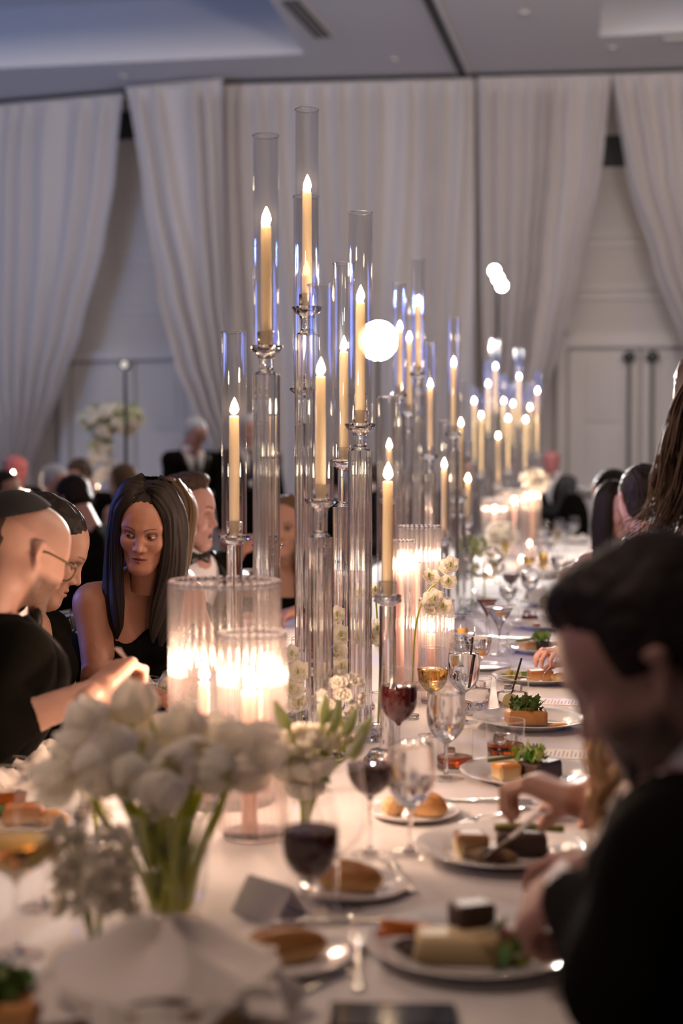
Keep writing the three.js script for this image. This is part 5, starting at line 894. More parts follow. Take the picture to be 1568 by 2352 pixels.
// the meal on each plate: a fillet or steak, a potato cake, greens, carrots
function meal(p, which, where, seed) {
  const q = rng(seed);
  if (which === 'steak') {
    food('steak', 'dark seared steak on ' + where, 'food', onPlate(p, 0.022, -0.006), slab(0.072, 0.034, 0.062, seed, MEAT, [0.03, 0.012, 0.009]), q() * 2);
    food('potato_cake', 'golden layered potato cake on ' + where, 'food', onPlate(p, -0.042, 0.012), slab(0.05, 0.032, 0.046, seed + 3, GOLD, CREAM), q());
    food('salad_greens', 'bright frisee greens topping the meat on ' + where, 'food', onPlate(p, 0.004, -0.008, 0.036), greens(60, 0.03, 0.02, seed, GREEN, LIME));
    food('asparagus', 'dark green asparagus spear on ' + where, 'food', onPlate(p, -0.035, -0.012, 0.036), tint(sweep([V(-0.045, 0, 0.01), V(0, 0.006, 0), V(0.04, 0.01, -0.012), V(0.052, 0.01, -0.016)], (t) => 0.0042 + 0.002 * Math.sin(t * 9) * (t > 0.7 ? 1 : 0), 8, 16), [0.07, 0.11, 0.02]));
  } else if (which === 'fish') {
    food('fish_fillet', 'golden seared fish fillet on ' + where, 'food', onPlate(p, -0.01, 0.008), slab(0.095, 0.036, 0.052, seed, GOLD, [0.42, 0.20, 0.07]), 0.2);
    food('salad_greens', 'heap of dark green herbs on the fish on ' + where, 'food', onPlate(p, -0.012, -0.004, 0.034), greens(90, 0.034, 0.03, seed, [0.05, 0.11, 0.015], GREEN));
    food('squash_puree', 'smear of orange squash puree on ' + where, 'food', onPlate(p, 0.06, 0.0), paint(lump(0.034, 0.006, 0.022, seed, 0.15), crust([0.72, 0.32, 0.04], [0.60, 0.24, 0.03], seed)));
  } else if (which === 'chicken') {
    food('chicken_breast', 'roast chicken piece with browned skin on ' + where, 'food', onPlate(p, 0.0, 0.012), slab(0.07, 0.032, 0.046, seed, [0.36, 0.13, 0.04], [0.50, 0.27, 0.11]), 0.3);
    food('potato', 'small golden potato on ' + where, 'food', onPlate(p, 0.058, 0.02, 0.016), paint(lump(0.026, 0.016, 0.02, seed, 0.1), crust(GOLD, CREAM, seed)));
    for (let k = 0; k < 3; k++) food('asparagus', ['front', 'middle', 'back'][k] + ' spear of the green asparagus on ' + where, 'food', onPlate(p, -0.03, -0.018 - 0.011 * k, 0.009 + 0.004 * k), tint(sweep([V(-0.05, 0, 0), V(0, 0.004, 0.003), V(0.05, 0.008, -0.004), V(0.064, 0.008, -0.006)], (t) => 0.0046 + 0.0018 * Math.sin(t * 11) * (t > 0.7 ? 1 : 0), 8, 16), [0.10, 0.17, 0.025]), 0.15 * k);
    food('salad_greens', 'pale frisee left of the chicken on ' + where, 'food', onPlate(p, -0.075, 0.0, 0.004), greens(36, 0.024, 0.012, seed, LIME, CREAM));
  } else if (which === 'bits') {
    food('potato_cake', 'leftover bite of potato on ' + where, 'food', onPlate(p, -0.03, 0.01), slab(0.026, 0.018, 0.024, seed, GOLD, BROWN), 0.4);
    food('beet_piece', 'small dark red bite on ' + where, 'food', onPlate(p, 0.045, -0.01, 0.012), paint(lump(0.018, 0.013, 0.016, seed), crust(PINKM, MEAT, seed)));
  } else if (which === 'near') {
    food('potato_gratin', 'thick creamy potato gratin slice on ' + where, 'food', onPlate(p, -0.018, 0.03), slab(0.105, 0.036, 0.05, seed, CREAM, [0.30, 0.22, 0.10]), 0.1);
    food('steak', 'round dark piece of beef on top of ' + where, 'food', onPlate(p, -0.002, -0.008, 0.03), slab(0.05, 0.036, 0.046, seed + 1, MEAT, [0.03, 0.012, 0.009]), 0.5);
    food('beet_piece', 'pinkish slice of meat on ' + where, 'food', onPlate(p, 0.034, 0.0, 0.024), paint(lump(0.022, 0.016, 0.02, seed + 7), crust(PINKM, BROWN, seed)));
    for (const [k, w] of [[0, 'longer'], [1, 'shorter']]) food('carrot', w + ' orange carrot stick on ' + where, 'food', onPlate(p, -0.082, 0.004 + k * 0.006, 0.026 + 0.006 * k), tint(sweep([V(-0.04, k ? 0.016 : 0, 0), V(0, 0.004, 0), V(0.036, -0.006, 0)], (t) => 0.0052 + 0.004 * t, 9, 8), ORANGE), 0.2 + k * 0.5);
    food('salad_greens', 'limp yellow-green leaves on ' + where, 'food', onPlate(p, 0.052, 0.034, 0.004), greens(60, 0.034, 0.024, seed, GREEN, LIME));
    food('mushroom', 'dark braised mushroom on ' + where, 'food', onPlate(p, -0.07, 0.02, 0.012), paint(lump(0.03, 0.012, 0.018, seed + 3), crust(BROWN, MEAT, seed)));
  } else if (which === 'mid') {
    food('potato_cake', 'browned potato cake on ' + where, 'food', onPlate(p, -0.045, 0.006), slab(0.052, 0.036, 0.05, seed, [0.32, 0.16, 0.06], CREAM), 0.3);
    food('steak', 'dark piece of beef under the knife on ' + where, 'food', onPlate(p, 0.034, -0.01), slab(0.08, 0.036, 0.056, seed, MEAT, [0.03, 0.012, 0.009]), 0.1);
    food('asparagus', 'olive green asparagus over the beef on ' + where, 'food', onPlate(p, 0.04, -0.012, 0.044), tint(sweep([V(-0.05, 0, 0), V(0, 0.004, 0.003), V(0.06, 0.0, -0.004)], 0.0062, 8, 10), [0.22, 0.22, 0.05]));
    food('mushroom', 'string of mushrooms in front of ' + where, 'food', onPlate(p, -0.01, 0.04, 0.012), paint(lump(0.04, 0.014, 0.016, seed + 5, 0.4), crust(BROWN, [0.25, 0.16, 0.08], seed)));
  } else {
    food('salad_greens', 'mixed green leaves on ' + where, 'food', onPlate(p, 0, 0, 0.004), greens(70, 0.04, 0.03, seed, GREEN, LIME));
    food('fish_fillet', 'golden brown fillet under leaves on ' + where, 'food', onPlate(p, 0.01, 0.01), slab(0.07, 0.028, 0.046, seed, GOLD, BROWN), 0.5);
  }
}
const MEALS = [
  [1085, 2196, 'nearest dinner plate at bottom right, heaped with gratin and beef', 'near', 'the nearest plate', 1],
  [1148, 1968, 'dinner plate under the blond woman’s knife', 'mid', 'the plate under the knife', 1],
  [1212, 1792, 'dinner plate with dark steak behind the raised hand', 'steak', 'the plate behind the raised hand', 1],
  [1218, 1668, 'wide dinner plate with golden fish and herbs', 'fish', 'the wide plate with herbs', 1.02],
  [1238, 1566, 'dinner plate with chicken and asparagus by the menu card', 'chicken', 'the plate by the menu card', 1],
  [1240, 1498, 'dinner plate with dark steak and a knife across it', 'steak', 'the plate behind the chicken', 1],
  [1250, 1444, 'nearly empty dinner plate right of the martini', 'bits', 'the nearly empty plate', 1],
  [1262, 1392, 'far dinner plate with pale greens behind the reddish tumbler', 'salad', 'the plate behind the reddish tumbler', 1],
  [1282, 1328, 'far dinner plate with dark greens beyond the flutes', 'salad', 'the plate beyond the flutes', 1],
  [1300, 1296, 'farther dinner plate on the right side of the table', 'bits', 'the farther plate', 1],
  [1322, 1248, 'farthest dinner plate near the end of the table', 'bits', 'the farthest plate', 1],
  [60, 1892, 'left dinner plate with golden food beside the tulips', 'chicken', 'the left plate beside the tulips', 1],
  [362, 1618, 'dinner plate before the woman with hoop earrings', 'salad', 'the plate of the woman with earrings', 1],
  [20, 2372, 'dinner plate cut off at the bottom left corner', 'fish', 'the plate in the bottom left corner', 1],
  [200, 1742, 'dinner plate before the man with the kippah', 'bits', 'the plate of the man with kippah', 1],
];
MEALS.forEach(([x, y, label, kind, where, s], i) => { const p = F(x, y); plate(label, p, s); meal(p, kind, where, 100 + i * 7); });
function roll(label, pos, L, w, h, turn) { const g = lump(L / 2, h / 2, w / 2, pos.x * 50, 0.08, 2.5, 4), p = g.attributes.position; for (let i = 0; i < p.count; i++) { const x = p.getX(i) / (L / 2), y = p.getY(i); p.setY(i, (y < -h * 0.3 ? -h * 0.3 : y) + h * 0.3 - 0.18 * h * Math.exp(-((p.getZ(i) / (w * 0.09)) ** 2)) * (y > 0 ? 1 - Math.abs(x) : 0)); } g.computeVertexNormals(); return food('bread_roll', label, 'bread', pos, paint(g, (x, y, z) => { const n = fbm(x * 60, y * 60, z * 60), t = sstep(y, h * 0.1, h * 0.5); return [lerp(0.62, 0.36, t) * (0.8 + 0.4 * n), lerp(0.36, 0.15, t) * (0.8 + 0.4 * n), lerp(0.14, 0.035, t) * (0.8 + 0.4 * n)]; }), turn); }
for (const [x, y, w, L, a] of [[660, 2210, 'nearest bread plate right of the napkin basket', 0.115, 0.45], [812, 2046, 'bread plate behind the nearest red wine', 0.10, -0.2], [950, 1874, 'bread plate with torn roll behind the water goblet', 0.085, -0.5]]) {
  const p = F(x, y); plate(w, p, 1, 1); roll('golden bread roll on the ' + w, onPlate(p, x === 950 ? 0.022 : -0.006, 0, 0.0045), L, 0.052, 0.05, a);
}
{ const p = F(950, 1874); food('butter_piece', 'torn pale crumb of bread beside the roll behind the goblet', 'bread', onPlate(p, -0.036, 0.008, 0.018), paint(lump(0.02, 0.018, 0.018, 4, 0.2), crust([0.75, 0.52, 0.28], [0.6, 0.34, 0.14], 2))); }
plate('small empty side plate left of the chicken plate', F(1112, 1536), 1, 1);

// ---------------------------------------------------------------- cutlery
const fat = (pts, w, th, steps = 24) => sheetSolid(pts, w, th, steps);
function sheetSolid(pts, w, th, n) { const c = new THREE.CatmullRomCurve3(pts.map((p) => V(...p))), pos = [], idx = [], m = 8; for (let i = 0; i <= n; i++) { const t = i / n, p = c.getPoint(t), k = w(t); for (let j = 0; j < m; j++) { const a = j / m * 6.283; pos.push(p.x + Math.cos(a) * k, p.y + Math.sin(a) * th, p.z); } } for (let i = 0; i < n; i++) for (let j = 0; j < m; j++) { const a = i * m + j, b = i * m + (j + 1) % m; idx.push(a, a + m, b, b, a + m, b + m); } for (const e of [0, n]) for (let j = 1; j < m - 1; j++) e ? idx.push(e * m, e * m + j + 1, e * m + j) : idx.push(0, j, j + 1); const g = new THREE.BufferGeometry(); g.setAttribute('position', new THREE.Float32BufferAttribute(pos, 3)); g.setIndex(idx); g.computeVertexNormals(); return g; }
const HANDLE = sheetSolid([[0, 0.004, 0.10], [0, 0.0035, 0.05], [0, 0.005, 0], [0, 0.010, -0.03]], (t) => lerp(0.0105, 0.0028, Math.sqrt(clamp(t * 1.3, 0, 1))), 0.0012, 20);
const FORKHEAD = sheetSolid([[0, 0.010, -0.03], [0, 0.0085, -0.045], [0, 0.005, -0.058]], (t) => lerp(0.0028, 0.0115, sstep(t, 0, 0.7)), 0.0010, 12);
const TINE = (x) => sheetSolid([[x, 0.005, -0.056], [x * 1.02, 0.0045, -0.078], [x, 0.010, -0.102]], (t) => lerp(0.0019, 0.0010, t), 0.0009, 8);
const TINES = [-0.009, -0.003, 0.003, 0.009].map(TINE);
const BLADE = sheetSolid([[0, 0.0045, 0.0], [0, 0.004, -0.05], [0.001, 0.0035, -0.10], [0.004, 0.0035, -0.125]], (t) => lerp(0.0085, 0.0105, t) * (t > 0.8 ? Math.sqrt((1 - t) / 0.2 + 0.01) : 1), 0.0009, 18);
const KHANDLE = sheetSolid([[0, 0.0055, 0.105], [0, 0.0055, 0.05], [0, 0.0048, 0]], (t) => lerp(0.0095, 0.006, t), 0.0032, 12);
function fork(label, pos, turn, q) { const o = thing('fork', label, 'fork', pos, turn); part(o, 'handle', HANDLE, M.steel); const h = part(o, 'fork_head', FORKHEAD, M.steel); for (const t of TINES) part(h, 'tine', t, M.steel); if (q) o.quaternion.copy(q); return o; }
function knife(label, pos, turn, q) { const o = thing('knife', label, 'knife', pos, turn); part(o, 'handle', KHANDLE, M.steel); part(o, 'blade', BLADE, M.steel); if (q) o.quaternion.copy(q); return o; }
// turn that lays the tool's tip (local -z) along a direction, back up
const along = (d, up = V(0, 1, 0)) => { const z = d.clone().normalize().negate(), x = up.clone().cross(z).normalize(); return new THREE.Quaternion().setFromRotationMatrix(new THREE.Matrix4().makeBasis(x, z.clone().cross(x), z)); };
const held = (f, label, tip, tail, len = 0.205, mid = 0.5) => f(label, tail.clone().lerp(tip, mid), 0, along(tip.clone().sub(tail)));
held(fork, 'fork held in the fist of the man with the kippah', at(356, 1588, 2.86), at(258, 1484, 2.66));
held(knife, 'bright knife in the blond woman’s hand over her plate', at(1108, 1985, 2.22), at(1240, 1878, 2.10));
held(fork, 'silver fork held over the chicken plate from beyond the right man', at(1250, 1558, 4.02), at(1296, 1496, 4.02));
held(fork, 'fork in the hand of the closest man, over his plate', at(1120, 2155, 1.74), at(1262, 2066, 1.60));
knife('table knife lying across the cloth before the steak plate', F(1090, 1843), Math.PI / 2 + 0.03);
fork('fork lying on the cloth left of the raised hand', F(1128, 1880), 2.5);
fork('fork lying left of the plate under the knife', F(912, 2010), 0.35);
fork('fork left of the nearest dinner plate', F(822, 2210), 0.15);
knife('butter knife on the cloth below the nearest bread plate', F(648, 2300), -0.5);
knife('knife resting across the plate behind the chicken', onPlate(F(1256, 1488), 0.0, 0.0, 0.026), -1.15);
fork('fork resting on the rim of the plate behind the chicken', onPlate(F(1150, 1492), 0, 0, 0.01), 0.9);
knife('knife on the cloth above the steak plate with dark steak', F(1238, 1758), -1.45);
knife('knife beside the nearly empty plate', F(1140, 1466), -1.5);
fork('small fork at the rim of the far plate behind the tumbler', onPlate(F(1232, 1424), 0, 0, 0.004), -0.9);
knife('dark knife above the menu card by the fish plate', F(1322, 1646), -1.5);
knife('knife on the cloth behind the place card', F(800, 2120), -1.3);

// ---------------------------------------------------------------- cards, napkins, basket, dish
function textTexture(lines, w, h) { const c = document.createElement('canvas'); c.width = w; c.height = h; const g = c.getContext('2d'); g.fillStyle = '#efe9e6'; g.fillRect(0, 0, w, h); g.fillStyle = '#8d7f86'; const q = rng(lines); for (let k = 0; k < lines; k++) { let x = w * (0.12 + 0.1 * q()); const end = w * (0.88 - 0.25 * q()); while (x < end) { const l = 4 + q() * 14; g.fillRect(x, h * (0.1 + 0.8 * k / lines), l, Math.max(2, h * 0.012)); x += l + 4; } } const t = new THREE.CanvasTexture(c); t.colorSpace = THREE.SRGBColorSpace; return t; }
const MENU = S([1, 1, 1], { map: textTexture(18, 256, 512), roughness: 0.8 });
function menu(label, pos, turn) { const o = thing('menu_card', label, 'menu', pos, turn); const g = box(0.1, 0.0008, 0.2, 0, 0.0006, 0); part(o, 'paper', g, MENU); return o; }
menu('printed menu card on the cloth between fish and chicken plates', F(1266, 1612), 1.5);
menu('printed menu card lying between the steak and fish plates', F(1292, 1732), 1.52);
function tent(label, pos, turn, s = 1) { const o = thing('place_card', label, 'card', pos, turn); for (const k of [-1, 1]) part(o, 'flap', box(0.09 * s, 0.0008, 0.055 * s).rotateX(k * 0.95).translate(0, 0.0225 * s, k * 0.0162 * s), M.card); return o; }
tent('folded place card left of the nearest red wine', F(620, 2096), -0.62);
tent('white folded place card behind the far water goblet', F(1232, 1376), 0.5, 1.1);
tent('white place card near the far plates', F(1206, 1318), 0.3);
function crumple(label, pos, rx, rz, h, seed, turn = 0) { const g = lump(rx, h, rz, seed, 0.5, 1.6, 5), p = g.attributes.position; for (let i = 0; i < p.count; i++) { const x = p.getX(i), y = p.getY(i), z = p.getZ(i); p.setY(i, Math.max(y + 0.012 * Math.sin(x * 55 + fbm(x * 20, seed, z * 20) * 7), -h * 0.2) + h * 0.2); } g.computeVertexNormals(); return solo('napkin', g, M.napkin, label, 'napkin', pos, turn); }
crumple('crumpled white napkin before the man with the kippah', F(88, 1770), 0.07, 0.05, 0.055, 3, 0.4);
crumple('white napkin heaped at the far left plate', F(30, 1820), 0.08, 0.05, 0.03, 9, 0.2);
crumple('pale napkin lying at the right end of the far table', F(1318, 1242), 0.16, 0.06, 0.035, 15, 0.2);
crumple('white napkin beside the plate of the woman with hoop earrings', F(420, 1600), 0.06, 0.05, 0.05, 19, 0.2);
{
  // bread basket: a round tray, the cloth that lines it with its corners standing, rolls inside
  const c = F(378, 2345), o = thing('bread_basket', 'round bread basket at the bottom edge', 'basket', c);
  for (let k = 0; k < 7; k++) part(o, 'wicker_ring', new THREE.TorusGeometry(0.085 + 0.006 * k, 0.0045, 8, 48).rotateX(Math.PI / 2).translate(0, 0.006 + k * 0.0075, 0), S([0.30, 0.19, 0.09], { roughness: 0.7 }));
  part(o, 'bottom', lathe([[0, 0.001], [0.085, 0.001], [0.085, 0.006], [0, 0.006]], 32), S([0.30, 0.19, 0.09], { roughness: 0.7 }));
  const lin = sheet((u, v) => { const a = u * Math.PI * 2, cr = 0.5 + 0.5 * Math.cos(a * 4 + 0.6), out = v < 0.55 ? lerp(0.02, 0.118, v / 0.55) : lerp(0.118, 0.128 + 0.02 * cr, (v - 0.55) / 0.45); const up = v < 0.55 ? 0.012 + 0.05 * (v / 0.55) ** 2 : lerp(0.062, 0.052 - 0.035 * cr, (v - 0.55) / 0.45); const f = 0.006 * Math.sin(a * 13 + v * 5) * v + 0.008 * fbm(Math.cos(a) * 3, v * 4, Math.sin(a) * 3) * v; return V(Math.cos(a) * (out + f), up + f, Math.sin(a) * (out + f)); }, 120, 24);
  solo('basket_napkin', lin, M.napkin, 'cream napkin lining the bread basket', 'napkin', c.clone());
  for (const [x, z, r, k] of [[-0.03, 0.02, 0.2, 'left'], [0.035, 0.02, 1.2, 'right']]) roll('brown roll half covered at the ' + k + ' in the bread basket', c.clone().add(V(x, 0.02, z)), 0.085, 0.05, 0.045, r);
  const top = sheet((u, v) => { const x = (u - 0.5) * 0.25, z = (v - 0.5) * 0.22, r = Math.hypot(x / 0.125, z / 0.11), a = Math.atan2(z, x), ridge = 1 - Math.abs(Math.sin(a * 1.5 + 0.9 + 0.5 * Math.sin(r * 3))), crease = 1 - Math.abs(Math.sin(x * 19 - z * 31 + 0.6)); return V(x * (1 + 0.05 * crease), 0.052 + 0.062 * Math.max(0, 1 - r * 0.8) * (0.45 + 0.75 * ridge) + 0.010 * crease * Math.max(0, 1 - r * 0.7) - 0.02 * Math.max(0, r - 0.9), z - 0.004); }, 80, 60);
  solo('folded_napkin', top, M.napkin, 'cream napkin folded over the rolls in the basket', 'napkin', c.clone(), 0.25);
}
{
  const o = thing('phone', 'black phone lying at the bottom edge left of the nearest plate', 'phone', F(900, 2348), 0.12);
  part(o, 'phone_case', new RoundedBoxGeometry(0.145, 0.009, 0.074, 4, 0.0044).translate(0, 0.0046, 0), P([0.012, 0.012, 0.012], { roughness: 0.35 }));
  part(o, 'screen_glass', new RoundedBoxGeometry(0.138, 0.0012, 0.068, 2, 0.0005).translate(0, 0.0092, 0), P([0.01, 0.01, 0.012], { roughness: 0.08 }));
}
{
  const o = thing('candle_dish', 'low gold-rimmed dish of unlit cream wax before the tulip vase', 'candle', F(404, 2152));
  part(o, 'dish', lathe([[0, 0.001], [0.028, 0.001], [0.034, 0.006], [0.036, 0.022], [0.034, 0.022], [0.032, 0.008], [0, 0.005]], 28), M.pane);
  part(o, 'wax', lathe([[0, 0.006], [0.031, 0.008], [0.0325, 0.018], [0, 0.0178]], 28), M.waxIvory);
  part(o, 'gold_rim', new THREE.TorusGeometry(0.035, 0.0012, 6, 36).rotateX(Math.PI / 2).translate(0, 0.022, 0), M.gold);
}
// ---------------------------------------------------------------- flowers
function petal(L, W, cup, tip = 0.5, curl = 0, closed = 0) { return sheet((u, v) => { const s = (u - 0.5) * 2, w = W * Math.sin(Math.PI * (0.08 + 0.9 * v ** tip)) ** 0.8, bow = Math.sin(Math.PI * (closed ? 0.04 + 0.84 * v : 0.55 * v)); return V(s * w, v * L, cup * bow * (1 - 0.45 * s * s) - curl * v * v * v + 0.0015 * Math.sin(s * 9 + v * 7)); }, 8, 9); }
const TULIP = [0, 1, 2].map((k) => petal(0.064 - k * 0.003, 0.027, 0.027 + 0.003 * k, 0.75, 0.004 * k, 1));
function tulip(label, base, head, nod, group, open = 0.15, scale = 1) {
  const o = thing('tulip', label, 'flower', base, 0, group), h = head.clone().sub(base), d = nod.clone().normalize(), neck = h.clone().addScaledVector(d, -0.03 * scale);
  part(o, 'stem', sweep([V(0, 0.01, 0), V(h.x * 0.2, h.y * 0.42, h.z * 0.2), V(h.x * 0.55, h.y * 0.78, h.z * 0.55), neck.clone().addScaledVector(d, -0.02).lerp(V(neck.x, neck.y + 0.01, neck.z), 0.4), neck], 0.0054, 7, 18), M.stem);
  const q = new THREE.Quaternion().setFromUnitVectors(V(0, 1, 0), d), sp = R() * 6;
  for (let k = 0; k < 6; k++) { const m = part(o, 'petal', TULIP[k % 3], k % 2 ? M.petal : M.petal, neck); m.scale.setScalar(scale); m.quaternion.copy(q).multiply(new THREE.Quaternion().setFromEuler(new THREE.Euler(0, sp + k * Math.PI / 3, 0, 'YXZ'))).multiply(new THREE.Quaternion().setFromEuler(new THREE.Euler(open * 0.45 + (k % 2) * 0.05 + R() * 0.06, 0, 0))); }
  return o;
}
function leafBlade(o, pts, w) { return part(o, 'leaf', sweep(pts, (t) => w * Math.sin(Math.PI * (0.12 + 0.86 * t)) + 0.0004, 8, 18, 0.16), M.leaf); }
{
  const c = F(392, 2122), o = thing('tulip_vase', 'wide clear glass vase of white tulips in the left foreground', 'vase', c);
  part(o, 'glass_wall', lathe([[0.054, 0.152], [0.0525, 0.12], [0.0525, 0.07], [0.050, 0.045], [0.042, 0.022], [0.030, 0.008], [0.027, 0.002], [0, 0.002]], 48), M.pane);
  part(o, 'rim', new THREE.TorusGeometry(0.054, 0.0015, 8, 48).rotateX(Math.PI / 2).translate(0, 0.152, 0), M.crystal);
  part(o, 'glass_foot', lathe([[0, 0], [0.030, 0], [0.032, 0.004], [0.026, 0.0085], [0, 0.009]], 36), M.crystal);
  part(o, 'water', lathe([[0, 0.095], [0.0515, 0.095], [0.0515, 0.07], [0.049, 0.046], [0.041, 0.0235], [0.029, 0.010], [0, 0.0095]], 40), P([0.985, 0.985, 0.985], { roughness: 0.03, transmission: 1, thickness: 0, ior: 1.33 }));
  const dep = 1.97, G = 'white tulips in the wide glass vase';
  const heads = [[200, 1650, -0.02, -0.3, 0.7, 0], [306, 1612, -0.04, 0.1, 1, 0], [262, 1712, 0.05, -0.3, 0.8, 0.3], [172, 1722, 0.0, -0.8, 0.3, 0.1], [352, 1690, -0.05, 0, 0.9, 0.2], [424, 1664, -0.02, 0.1, 0.9, 0.1], [486, 1690, -0.04, 0.3, 0.8, 0.2], [548, 1704, 0.0, 0.6, 0.5, 0.1], [604, 1716, 0.02, 0.8, 0.3, 0], [302, 1788, 0.07, -0.3, -0.4, 0.5], [368, 1822, 0.085, -0.05, -0.7, 0.5], [446, 1742, 0.04, 0.2, 0.4, 0.6], [498, 1772, 0.05, 0.5, -0.1, 0.5], [572, 1774, 0.03, 0.8, -0.1, 0.3], [126, 1796, 0.03, -0.8, -0.2, 0.2], [218, 1772, 0.06, -0.6, -0.2, 0.4], [330, 1742, 0.02, -0.1, 0.7, 0.5], [404, 1762, 0.06, 0, 0.2, 0.7], [250, 1660, -0.06, -0.2, 0.9, 0]];
  const where = ['highest at the left', 'topmost of all', 'upper left inner', 'far left', 'upper middle', 'middle right of the topmost', 'upper right', 'right', 'rightmost', 'hanging low left', 'hanging lowest in front', 'front right of the middle', 'low right', 'low far right', 'leftmost drooping', 'low left', 'inner left', 'front middle', 'second from the top left'];
  heads.forEach(([x, y, dz, nx, ny, nz], i) => { const a = i * 2.4, b = c.clone().add(V(Math.cos(a) * 0.024, 0.012, Math.sin(a) * 0.024)); tulip('white tulip in the wide glass vase, ' + where[i], b, at(x, y, dep - dz), facing(nx, ny, nz + 0.05), G, 0.14 + R() * 0.2, 0.92 + 0.16 * R()); });
  const lv = thing('tulip_leaves', 'long green tulip leaves standing in the wide glass vase', 'leaves', c);
  for (const [x, y, dz, w] of [[232, 1790, 0.03, 0.013], [262, 1820, 0.05, 0.015], [330, 1830, 0.06, 0.014], [420, 1800, 0.05, 0.013], [474, 1824, 0.05, 0.016], [508, 1812, 0.02, 0.015], [344, 1640, -0.02, 0.010], [376, 1830, -0.04, 0.014], [438, 1816, -0.04, 0.014], [290, 1816, -0.03, 0.014]]) { const e = at(x, y, dep - dz).sub(c); leafBlade(lv, [V(e.x * 0.16, 0.014, e.z * 0.16), V(e.x * 0.34, e.y * 0.42, e.z * 0.34), V(e.x * 0.7, e.y * 0.85, e.z * 0.7), V(e.x, e.y, e.z)], w); }
}
// a rosette of petals, used for the roses, stocks, orchids and the tall centrepiece
function rosette(r, layers, seed, cup = 0.6) { const g = [], q = rng(seed); for (let l = 0; l < layers; l++) { const n = 4 + l * 2, s = r * lerp(0.55, 1, l / Math.max(1, layers - 1)); for (let k = 0; k < n; k++) { const p = petal(s, s * 0.62, s * cup, 0.7, s * 0.15 * l); p.rotateX(lerp(0.15, 1.15, (l + 0.3) / layers) + q() * 0.15).rotateY(k / n * 6.283 + l + q() * 0.3); g.push(p); } } return merge(g); }
const ROSE = [1, 2].map((k) => rosette(0.036, 4, k, 0.7)), FLORET = rosette(0.017, 2, 5, 0.3), ORCHID = rosette(0.034, 2, 9, 0.25), BUD = lathe([[0, 0], [0.005, 0.003], [0.0085, 0.014], [0.007, 0.026], [0.002, 0.04], [0, 0.042]], 10);
function budVase(label, pos, r, h, fillTo = 0.6) {
  const o = thing('bud_vase', label, 'vase', pos);
  part(o, 'glass_wall', lathe([[r * 0.62, h], [r * 0.5, h * 0.86], [r * 0.6, h * 0.74], [r * 0.98, h * 0.5], [r, h * 0.3], [r * 0.85, 0.004], [r * 0.7, 0.001], [0, 0.001]], 32), M.pane);
  part(o, 'glass_bottom', lathe([[0, 0.0012], [r * 0.7, 0.0012], [r * 0.82, 0.005], [r * 0.8, 0.010], [0, 0.008]], 28), M.crystal);
  part(o, 'rim', new THREE.TorusGeometry(r * 0.62, 0.0012, 6, 30).rotateX(Math.PI / 2).translate(0, h, 0), M.crystal);
  return o;
}
function stemFlower(name, label, base, head, make, group, w = 0.0026) { const o = thing(name, label, 'flower', base, 0, group), h = head.clone().sub(base); part(o, 'stem', sweep([V(0, 0.004, 0), V(h.x * 0.2, h.y * 0.45, h.z * 0.2), V(h.x * 0.7, h.y * 0.85, h.z * 0.7), h], w, 6, 12), M.stem); make(o, h); return o; }
// white roses with green buds, middle of the table
{
  const c = F(702, 1958), dep = 2.26; budVase('small glass bud vase of white roses behind the nearest red wine', c, 0.03, 0.11);
  [[690, 1706, 0, 'top'], [748, 1700, -0.01, 'right'], [664, 1762, 0.02, 'left'], [722, 1772, 0.04, 'front'], [700, 1812, 0.03, 'lowest']].forEach(([x, y, dz, w], i) => stemFlower('rose', 'white ' + w + ' rose in the bud vase behind the nearest red wine', c.clone().add(V((i - 2) * 0.003, 0.008, 0)), at(x, y, dep - dz), (o, h) => { const m = part(o, 'bloom', ROSE[i % 2], M.petal, h); m.rotation.set(0.5 - dz * 8, i, (x - 705) * -0.008); for (let k = 0; k < 3; k++) leafBlade(o, [h.clone().multiplyScalar(0.75), h.clone().multiplyScalar(0.8).add(V(0.02 * Math.cos(k * 2 + i), 0.02, 0.02 * Math.sin(k * 2 + i))), h.clone().multiplyScalar(0.78).add(V(0.045 * Math.cos(k * 2 + i), 0.015, 0.045 * Math.sin(k * 2 + i)))], 0.009); }));
  [[742, 1650, 'tall'], [764, 1664, 'second'], [792, 1676, 'third'], [818, 1690, 'right'], [806, 1728, 'low right'], [660, 1660, 'left']].forEach(([x, y, w], i) => stemFlower('flower_bud', w + ' closed green bud rising from the white roses', c.clone().add(V(0.004 * Math.cos(i), 0.008, 0.004 * Math.sin(i))), at(x, y, dep - 0.01 * i), (o, h) => { const m = part(o, 'bud', BUD, M.petalGreen, h.clone().add(V(0, -0.012, 0))); m.scale.setScalar(1.25); m.rotation.z = (730 - x) * 0.006; leafBlade(o, [h.clone().add(V(0, -0.02, 0)), h.clone().add(V(0.008, 0.0, 0.006)), h.clone().add(V(0.016, 0.02, 0.01))], 0.008); }));
}
